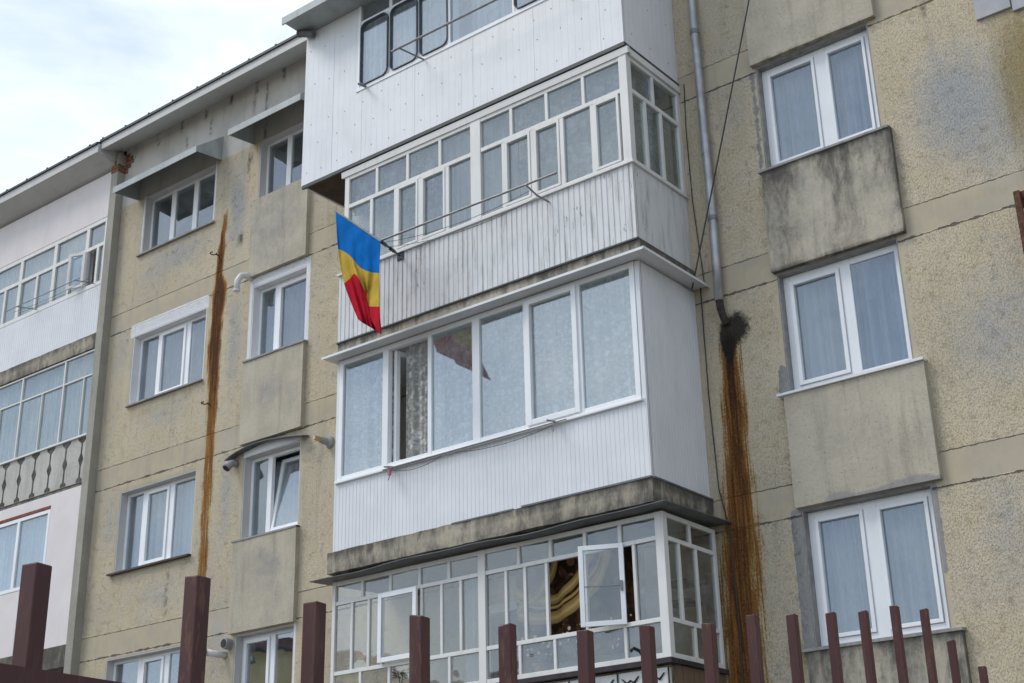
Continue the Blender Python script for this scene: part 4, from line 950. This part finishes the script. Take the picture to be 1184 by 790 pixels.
m_ = MB(); m_.box(NX0, -18.735, yl-.03, yl+.1, 9.07, 9.09); obj('sill', m_, 'paint_old', nb)
w2n = glazed(-19.555, NX0, 6.77, 8.0, None, [-20.42, -21.5, -22.6], [], 'pvc', 'glass', 'curtain', .06, label='small white window in the pinkish plaster wall')
nev = MB(); nev.extrude([(.02, 13.925), (.02, 14.5), (-.52, 14.255), (-.52, 14.10), (-.50, 14.10)], 'x', NX0, -18.66); obj('eave', nev, 'eave', nb)
nfl = MB(); nfl.extrude([(-.55, 14.25), (-.55, 14.29), (.1, 14.62), (12.1, 14.66), (12.1, 14.61), (.1, 14.575)], 'x', NX0, -18.68)
for i in range(12): nfl.box(-18.9-i*.62, -18.86-i*.62, -.553, -.52, 14.28, 14.31)
obj('roof', nfl, 'flash', nb)

# ================================================================== THINGS ON THE FACADE
# ---- drainpipe
dpx = lambda z: np.interp(z, [7.9, 9.3, 10.2, 14.3], [-7.09, -7.085, -7.10, -7.14])
dpp = thing('drainpipe', (-7.1, -.09, 7.95), 'grey zinc drainpipe running down the wall beside the balconies and ending above a rust stain', 'drainpipe')
m_ = MB(); m_.tube([(dpx(z), -.09, z) for z in np.linspace(8.02, 14.3, 12)], .052, 14); obj('pipe', m_, 'zinc', dpp, smooth=True)
for z in (9.05, 11.6):
    m_ = MB(); m_.tube([(dpx(z), -.09, z-.03), (dpx(z), -.09, z+.03)], .059, 14); m_.box(dpx(z)-.01, dpx(z)+.01, -.04, .005, z-.012, z+.012); obj('bracket', m_, 'rod', dpp)
for z in (9.95, 12.2):
    m_ = MB(); m_.tube([(dpx(z), -.09, z-.05), (dpx(z), -.09, z+.05)], [.056, .058], 14); obj('joint_collar', m_, 'zinc', dpp)
m_ = MB(); m_.tube([(-7.09, -.09, 8.05), (-7.085, -.085, 7.93), (-7.07, -.06, 7.82), (-7.06, -.02, 7.76)], [.046, .043, .042, .042], 12); obj('broken_end', m_, 'burnt', dpp, label='rusted broken lower end of the drainpipe')
# ---- old pipe clamps on the left rust stain
for (x, z, lb) in ((-15.9, 11.42, 'small rusty pipe clamp on the wall beside the upper part of the left rust streak'), (-15.88, 8.93, 'small rusty pipe clamp on the left rust streak, level with the curved canopy')):
    m_ = MB(); m_.tube([(x+.0, .0, z), (x, -.07, z)], .01, 6)
    m_.tube([(x+.05*math.cos(a), -.11+.05*math.sin(a), z) for a in np.linspace(.5, 5.4, 12)], .009, 6); tag(obj('pipe_clamp', m_, 'rustmetal'), lb, 'clamp', 'rusty pipe clamps')
# ---- flues and vents
t_ = thing('vent_pipe', (-15.17, 0, 10.75), 'white plastic elbow vent pipe beside the white framed window', 'pipe')
m_ = MB(); m_.tube([(-15.10, .0, 10.78), (-15.11, -.10, 10.80), (-15.14, -.17, 10.78), (-15.18, -.20, 10.70), (-15.19, -.20, 10.55)], [.047, .049, .049, .047, .047], 12); obj('elbow', m_, 'whitepipe', t_, smooth=True)
m_ = MB(); m_.tube([(-15.19, -.20, 10.552), (-15.19, -.20, 10.53)], [.055, .055], 12); obj('rim', m_, 'whitepipe', t_)
t_ = thing('flue_pipe', (-15.25, 0, 7.86), 'grey flue pipe with a dark mouth under the left end of the curved canopy', 'pipe')
m_ = MB(); m_.tube([(-15.2, .0, 7.86), (-15.2, -.07, 7.86), (-15.22, -.13, 7.82), (-15.235, -.17, 7.765)], [.05, .05, .06, .066], 12); obj('pipe', m_, 'greypipe', t_, smooth=True)
m_ = MB(); m_.tube([(-15.2352, -.1705, 7.764), (-15.238, -.178, 7.754)], [.054, .054], 12); obj('mouth', m_, 'black', t_)
t_ = thing('flue_pipe', (-13.35, 0, 7.77), 'short flue with a brass tip and grey flange beside the lace balcony', 'pipe')
m_ = MB(); m_.tube([(-13.30, .0, 7.76), (-13.30, -.03, 7.76), (-13.31, -.05, 7.76)], [.085, .085, .065], 14); obj('flange', m_, 'greypipe', t_, smooth=False)
m_ = MB(); m_.tube([(-13.31, -.05, 7.76), (-13.33, -.16, 7.77)], [.05, .045], 12); obj('collar', m_, 'greypipe', t_)
m_ = MB(); m_.tube([(-13.33, -.16, 7.77), (-13.35, -.26, 7.78)], [.036, .032], 12); obj('nozzle', m_, 'brass', t_)
t_ = thing('flue_pipe', (-15.2, 0, 5.2), 'dark round flue mouth just left of the lowest two-pane window', 'pipe')
m_ = MB(); m_.tube([(-15.14, .0, 5.26), (-15.15, -.11, 5.26)], .075, 14); obj('pipe', m_, 'greypipe', t_); m_ = MB(); m_.tube([(-15.1505, -.1105, 5.26), (-15.151, -.116, 5.26)], .06, 14); obj('mouth', m_, 'black', t_)
t_ = thing('vent_pipe', (-15.4, 0, 5.15), 'pale horizontal vent pipe with a dark collar beside the second fence post', 'pipe')
m_ = MB(); m_.tube([(-15.22, .0, 5.12), (-15.27, -.14, 5.13), (-15.32, -.27, 5.14)], .046, 12); obj('pipe', m_, 'whitepipe', t_, smooth=True); m_ = MB(); m_.tube([(-15.32, -.27, 5.14), (-15.35, -.33, 5.145)], .056, 12); obj('collar', m_, 'darkmetal', t_)
m_ = MB(); m_.tube([(-15.35, -.33, 5.145), (-15.40, -.43, 5.15)], .03, 12); obj('nozzle', m_, 'brass', t_)
# ---- spout at the corner of the top balcony
t_ = thing('drain_spout', (-12.75, -1.2, 13.5), 'short dark drain spout under the left corner of the top balcony roof', 'spout')
m_ = MB(); m_.tube([(-12.82, -1.30, 13.50), (-12.60, -1.24, 13.42)], .055, 12, cap=True); obj('pipe', m_, 'darkmetal', t_); m_ = MB(); m_.tube([(-12.835, -1.304, 13.506), (-12.81, -1.298, 13.497)], .064, 12); obj('rim', m_, 'darkmetal', t_)

# ---- flag
fl_ = thing('flag', (-10.9, -1.19, 9.3), 'blue, yellow and red flag hanging from a slanted pole on the corrugated balcony', 'flag')
m_ = MB(); PB, PI, PT = Vector((-10.90, -1.15, 9.375)), Vector((-11.073, -1.40, 9.571)), Vector((-11.30, -1.98, 9.85))
def pixray(u, v):
    d = Fv+Rv*((u-592)/1640.046)-Uv*((v-395)/1640.046); return d
def at_y(u, v, y): d = pixray(u, v); return CAM+d*((y-CAM.y)/d.y)
PI = at_y(440, 279, -2.04); PT = at_y(388, 244, -1.93); PB = at_y(464, 297, -1.15)
m_.tube([PI-(PT-PI)*.01, PT+(PT-PI)*.02], [.013, .012], 8); obj('pole', m_, 'darkmetal', fl_)
m_ = MB(); m_.box(PB.x-.05, PB.x+.05, -1.175, -1.158, PB.z-.05, PB.z+.05); m_.tube([PB, PI], .012, 8); m_.tube([PB+(PI-PB)*.35, PB+(PI-PB)*.55], .022, 8); m_.tube([PB+(PI-PB)*.75, PB+(PI-PB)*.95], .022, 8); obj('bracket', m_, 'black', fl_)
rowsP = [[(388, 244), (396, 250), (405, 256), (414, 262), (423, 268), (431, 273.5), (440, 279)], [(391, 288), (398, 291), (406, 297), (414, 307), (421, 312), (430, 315), (438.5, 316)],
         [(398, 328), (405, 322), (411, 317), (420, 333), (427, 348), (424.5, 354), (439, 354.5)], [(414, 369), (419, 373), (424, 376), (429, 379), (434, 382), (437, 384), (441, 386.5)]]
def cr(p, t):
    n = len(p)-1; i = min(int(t*n), n-1); f = t*n-i; P = [p[max(i-1, 0)], p[i], p[i+1], p[min(i+2, n)]]
    return tuple(.5*((2*P[1][k])+(-P[0][k]+P[2][k])*f+(2*P[0][k]-5*P[1][k]+4*P[2][k]-P[3][k])*f*f+(-P[0][k]+3*P[1][k]-3*P[2][k]+P[3][k])*f**3) for k in range(2))
m_ = MB(); NU, NV = 36, 45
for j in range(NV+1):
    t = j/NV; ctrl = [cr([r[c] for r in rowsP], t) for c in range(7)]
    for i in range(NU+1):
        s_ = i/NU; u, v = cr(ctrl, s_)
        yy = lerp(PT.y, PI.y, s_)+.07*t*math.sin(s_*9+t*2.5)+.05*t*math.sin(s_*17-t*4)+.06*math.exp(-((s_-.83)/.12)**2)*math.exp(-((t-.66)/.3)**2)+.03*t*math.sin(s_*31)
        m_.v.append(tuple(at_y(u, v, yy)))
for j in range(NV):
    for i in range(NU):
        a = j*(NU+1)+i; m_.f.append((a, a+1, a+NU+2, a+NU+1)); m_.mi.append(0 if j < NV/3 else (1 if j < 2*NV/3 else 2))
fo = obj('cloth', m_, ['blue', 'yellow', 'red'], fl_, smooth=True)
sm = fo.modifiers.new('thick', 'SOLIDIFY'); sm.thickness = .004; sm.offset = 0

# ---- clothes racks
def rack(loc, label, rods, arms, wires=(), extra=None):
    t = thing('clothes_rack', loc, label, 'clothes rack', 'clothes drying racks on the balconies')
    for a, b, r in rods: m = MB(); m.tube([a, b], r, 8); obj('rod', m, 'rod', t)
    for pts, r in arms: m = MB(); m.tube(pts, r, 7); obj('arm', m, 'rod', t)
    if wires:
        m = MB()
        for a, b, sag in wires:
            a, b = Vector(a), Vector(b); m.tube([a.lerp(b, s)+Vector((0, 0, -sag*4*s*(1-s))) for s in np.linspace(0, 1, 9)], .0035, 5)
        obj('line', m, 'wire', t)
    if extra: extra(t)
    return t
rack((-9.7, -1.2, 9.3), 'long drying rod on thin arms in front of the flag balcony glazing', [((-11.02, -1.50, 9.51), (-8.25, -1.50, 9.475), .014)], [([(-8.61, -1.17, 9.36), (-8.66, -1.34, 9.40), (-8.68, -1.52, 9.47)], .012), ([(-10.9, -1.17, 9.36), (-10.97, -1.52, 9.51)], .012)], [((-10.97, -1.45, 9.5), (-8.66, -1.42, 9.44), .10), ((-10.95, -1.38, 9.46), (-8.65, -1.30, 9.40), .12)])
def peg(t): m = MB(); m.box(-11.01, -10.98, -1.29, -1.26, 6.53, 6.60); m.tube([(-11.0, -1.27, 6.62), (-10.995, -1.275, 6.60)], .006, 6); obj('peg', m, 'pink', t)
rack((-9.7, -1.2, 6.6), 'thin wire drying lines under the plastic windows of the lace balcony', [((-11.15, -1.22, 6.63), (-8.45, -1.22, 6.645), .008), ((-11.1, -1.28, 6.615), (-8.6, -1.28, 6.62), .006)], [([(-11.0, -1.16, 6.66), (-11.02, -1.34, 6.62)], .01), ([(-11.02, -1.2, 6.63), (-10.96, -1.33, 6.45)], .006), ([(-8.60, -1.16, 6.66), (-8.62, -1.34, 6.64)], .01), ([(-8.62, -1.2, 6.64), (-8.55, -1.33, 6.5)], .006)], [((-10.0, -1.25, 6.6), (-8.6, -1.26, 6.6), .06), ((-11.0, -1.25, 6.6), (-10.2, -1.26, 6.6), .07)], peg)
rack((-10, -1.2, 12.2), 'white painted drying rod in front of the rounded top balcony windows', [((-10.83, -1.50, 12.22), (-7.9, -1.50, 12.21), .016)], [([(-10.53, -1.20, 12.12), (-10.70, -1.51, 12.22)], .012), ([(-8.2, -1.20, 12.12), (-8.35, -1.51, 12.21)], .012), ([(-11.60, -1.19, 12.16), (-11.56, -1.36, 12.10)], .018)])
rack((-20, -.2, 11.9), 'small wire drying rack before the half open window of the left block', [((-20.9, -.55, 11.72), (-18.75, -.55, 11.72), .008)], [([(-18.95, -.13, 11.82), (-18.9, -.56, 11.72)], .009), ([(-20.6, -.13, 11.82), (-20.55, -.56, 11.72)], .009)], [((-20.9, -.4, 11.76), (-18.75, -.4, 11.76), .05), ((-20.9, -.28, 11.79), (-18.75, -.28, 11.79), .04)])

# ---- cables
def cable(pts, r, label, sag=0, name='cable'):
    m = MB(); P = [Vector(p) for p in pts]; out = []
    for a, b in zip(P, P[1:]): out += [a.lerp(b, s)+Vector((0, 0, -sag*4*s*(1-s))) for s in np.linspace(0, 1, 13)][:-1]
    out.append(P[-1]); m.tube(out, r, 6); return tag(obj(name, m, 'wire'), label, 'cable', 'cables on the facade')
cable([(-6.0, -.25, 13.9), at_y(866, 0, -.25), at_y(800, 335, -.20)], .009, 'slanting black cable crossing in front of the drainpipe', .02)
cable([(-7.36, -.015, 8.30), (-7.36, -.02, 7.0), (-7.33, -.015, 5.9), (-7.24, -.02, 5.45), (-7.22, -.015, 4.6), (-7.24, -.015, 2.8)], .007, 'thin cable clipped down the wall right beside the lace balcony and rust streak')
cable([(-7.36, -.02, 11.0), (-7.38, -.02, 10.4), (-7.37, -.02, 9.4), (-7.30, -.02, 8.32)], .006, 'thin cable down the wall between the flag balcony side and the drainpipe')
# ---- rusty bracket at the right edge
t_ = thing('iron_bracket', (-3.62, 0, 7.5), 'rusty iron bracket at the right edge of the photo, under a floor joint', 'bracket')
m_ = MB(); m_.box(-3.66, -3.60, -.30, -.26, 7.42, 8.10); obj('upright', m_, 'rustmetal', t_); m_ = MB(); m_.box(-3.66, -3.0, -.26, .01, 8.02, 8.10); m_.box(-3.66, -3.0, -.30, -.26, 7.42, 7.47); obj('arm', m_, 'rustmetal', t_)
m_ = MB(); m_.box(-3.58, -3.0, -.25, -.21, 7.55, 7.98); obj('board', m_, 'panel', t_)

# ---- carpet, pots in the lowest balcony
m_ = MB(); NU, NV = 40, 12
for j in range(NV+1):
    for i in range(NU+1): x = lerp(-9.45, -7.80, i/NU); m_.v.append((x, -.86+.03*math.sin(x*9+j*.15)+.015*math.sin(x*23), lerp(4.15, 5.28, j/NV)))
for j in range(NV):
    for i in range(NU): a = j*(NU+1)+i; m_.f.append((a, a+1, a+NU+2, a+NU+1)); m_.mi.append(0)
ob = obj('carpet', m_, 'carpet', smooth=True); tag(ob, 'dark brown carpet with golden curves hung inside the open lowest balcony window', 'carpet')
sm = ob.modifiers.new('thick', 'SOLIDIFY'); sm.thickness = .012; sm.offset = 0
m_ = MB(); m_.tube([(-9.6, -.86, 5.285), (-7.6, -.86, 5.285)], .012, 8); tag(obj('curtain_rail', m_, 'rod'), 'thin metal rail holding up the brown carpet', 'rail')
def pot(x, y, z, h, n, seed, label):
    t = thing('potted_plant', (x, y, z), label, 'plant', 'potted plants in the lowest balcony'); r = random.Random(seed)
    m = MB(); m.tube([(x, y, z), (x, y, z+.11), (x, y, z+.11), (x, y, z+.13)], [.05, .068, .078, .078], 14); obj('pot', m, 'terracotta', t)
    m = MB()
    for k in range(n):
        a = r.uniform(0, 6.283); rr = r.uniform(.04, .15); zz_ = r.uniform(.3, 1)*h; d = Vector((math.cos(a), math.sin(a), r.uniform(-.2, .6))).normalized(); c = Vector((x, y, z+.12+zz_))+Vector((math.cos(a), math.sin(a), 0))*rr*.5
        s = d.cross(Vector((0, 0, 1))).normalized()*.022; L_ = r.uniform(.05, .1); m.poly([c, c+d*L_*.5+s, c+d*L_, c+d*L_*.5-s])
    for k in range(5): a = r.uniform(0, 6.28); m.tube([(x, y, z+.1), (x+.05*math.cos(a), y+.05*math.sin(a), z+.12+h*.8)], .004, 5)
    obj('leaves', m, 'leaf', t, recalc=False)
for i in range(1):
    m_ = MB(); m_.box(-11.9, -7.5, -1.05, -.92, 3.98, 4.0); tag(obj('window_shelf', m_, 'paint_old'), 'narrow white shelf inside the lowest balcony glazing', 'shelf')
pot(-9.07, -.985, 4.0, .13, 40, 1, 'small potted plant behind the low panes just left of the brown carpet opening'); pot(-11.05, -.985, 4.0, .2, 60, 2, 'leafy potted plant below the left white sash of the lowest balcony')
m_ = MB(); m_.tube([(-7.66, -1.14, 3.98), (-7.68, -1.2, 4.06), (-7.72, -1.25, 4.09), (-7.75, -1.27, 4.06)], .018, 8); tag(obj('iron_hook', m_, 'black'), 'black bent iron hook on the ledge of the lowest balcony', 'hook')

# ================================================================== FENCE
PX = [(-3.094, -10.967, 2.465), (-3.145, -10.429, 2.529), (-3.193, -9.923, 2.54), (-3.247, -9.356, 2.592), (-3.298, -8.813, 2.642), (-3.351, -8.26, 2.702), (-3.404, -7.696, 2.81), (-3.463, -7.08, 2.912), (-3.514, -6.535, 3.04), (-3.568, -5.97, 3.134), (-3.623, -5.395, 3.235), (-3.68, -4.79, 3.343), (-3.737, -4.186, 3.475), (-3.794, -3.591, 3.548), (-3.852, -2.984, 3.423), (-3.916, -2.3, 3.327)]
fe = thing('metal_fence', (-3.5, -6.5, 0), 'maroon square-post metal fence in the foreground along the bottom of the photo', 'fence')
for i, (x, y, z) in enumerate([(-2.985, -12.1, 2.36), (-3.04, -11.53, 2.42)]+PX):
    m = MB(); h = .0265; tl = rnd.uniform(-.006, .006); lean = rnd.uniform(-.012, .012)
    rot_ = math.radians(8+rnd.uniform(-4, 4)); c_, s_ = math.cos(rot_), math.sin(rot_)
    q = [(-h, -h), (h, -h), (h, h), (-h, h)]; q = [(a*c_-b*s_, a*s_+b*c_) for a, b in q]
    m.hexa([(x+a, y+b, 0) for a, b in q]+[(x+a+lean, y+b, z+tl*(1 if k in (0, 3) else -1)) for k, (a, b) in enumerate(q)])
    obj('post', m, 'fence', fe, bevel=.004)
RA = [(-2.985, -12.1, 2.36), (-3.04, -11.53, 2.42)]+PX
for dz in (2.17, .8):
    m = MB()
    for (a, b) in zip(RA, RA[1:]):
        a, b = Vector(a), Vector(b); d = (b-a); d.z = 0; d.normalize(); nrm = Vector((-d.y, d.x, 0))*.02; off = Vector((.05, 0, 0)); zz_ = Vector((0, 0, .025))
        A, B = Vector((a.x, a.y, dz))+off, Vector((b.x, b.y, dz))+off
        m.hexa([A-nrm-zz_, B-nrm-zz_, B+nrm-zz_, A+nrm-zz_, A-nrm+zz_, B-nrm+zz_, B+nrm+zz_, A+nrm+zz_])
    obj('rail', m, 'fence', fe)

# ================================================================== HOUSE ACROSS THE YARD (mirrored in the lower windows)
ho = thing('yellow_house', (-33, -19, 0), 'yellow rendered house with a red-brown roof edge, mirrored in the lowest left windows', 'house')
m_ = MB(); m_.extrude([(-40, 0), (-28, 0), (-28, 8.2), (-34, 9.8), (-40, 8.4)], 'y', -30, -17.2); obj('wall', m_, 'yellowwall', ho)
m_ = MB()
for (xa, za_, xb, zb_) in ((-40.6, 8.35, -34, 9.95), (-34, 9.95, -27.4, 8.15)): m_.hexa([(xa, -16.8, za_-.02), (xb, -16.8, zb_-.02), (xb, -30.4, zb_-.02), (xa, -30.4, za_-.02), (xa, -16.8, za_+.30), (xb, -16.8, zb_+.30), (xb, -30.4, zb_+.30), (xa, -30.4, za_+.30)])
obj('roof', m_, 'redroof', ho)
m_ = MB(); ring(m_, -37, -35.6, 4.5, 6, -17.2, -17.12, .08); obj('window', m_, 'pvc', ho)
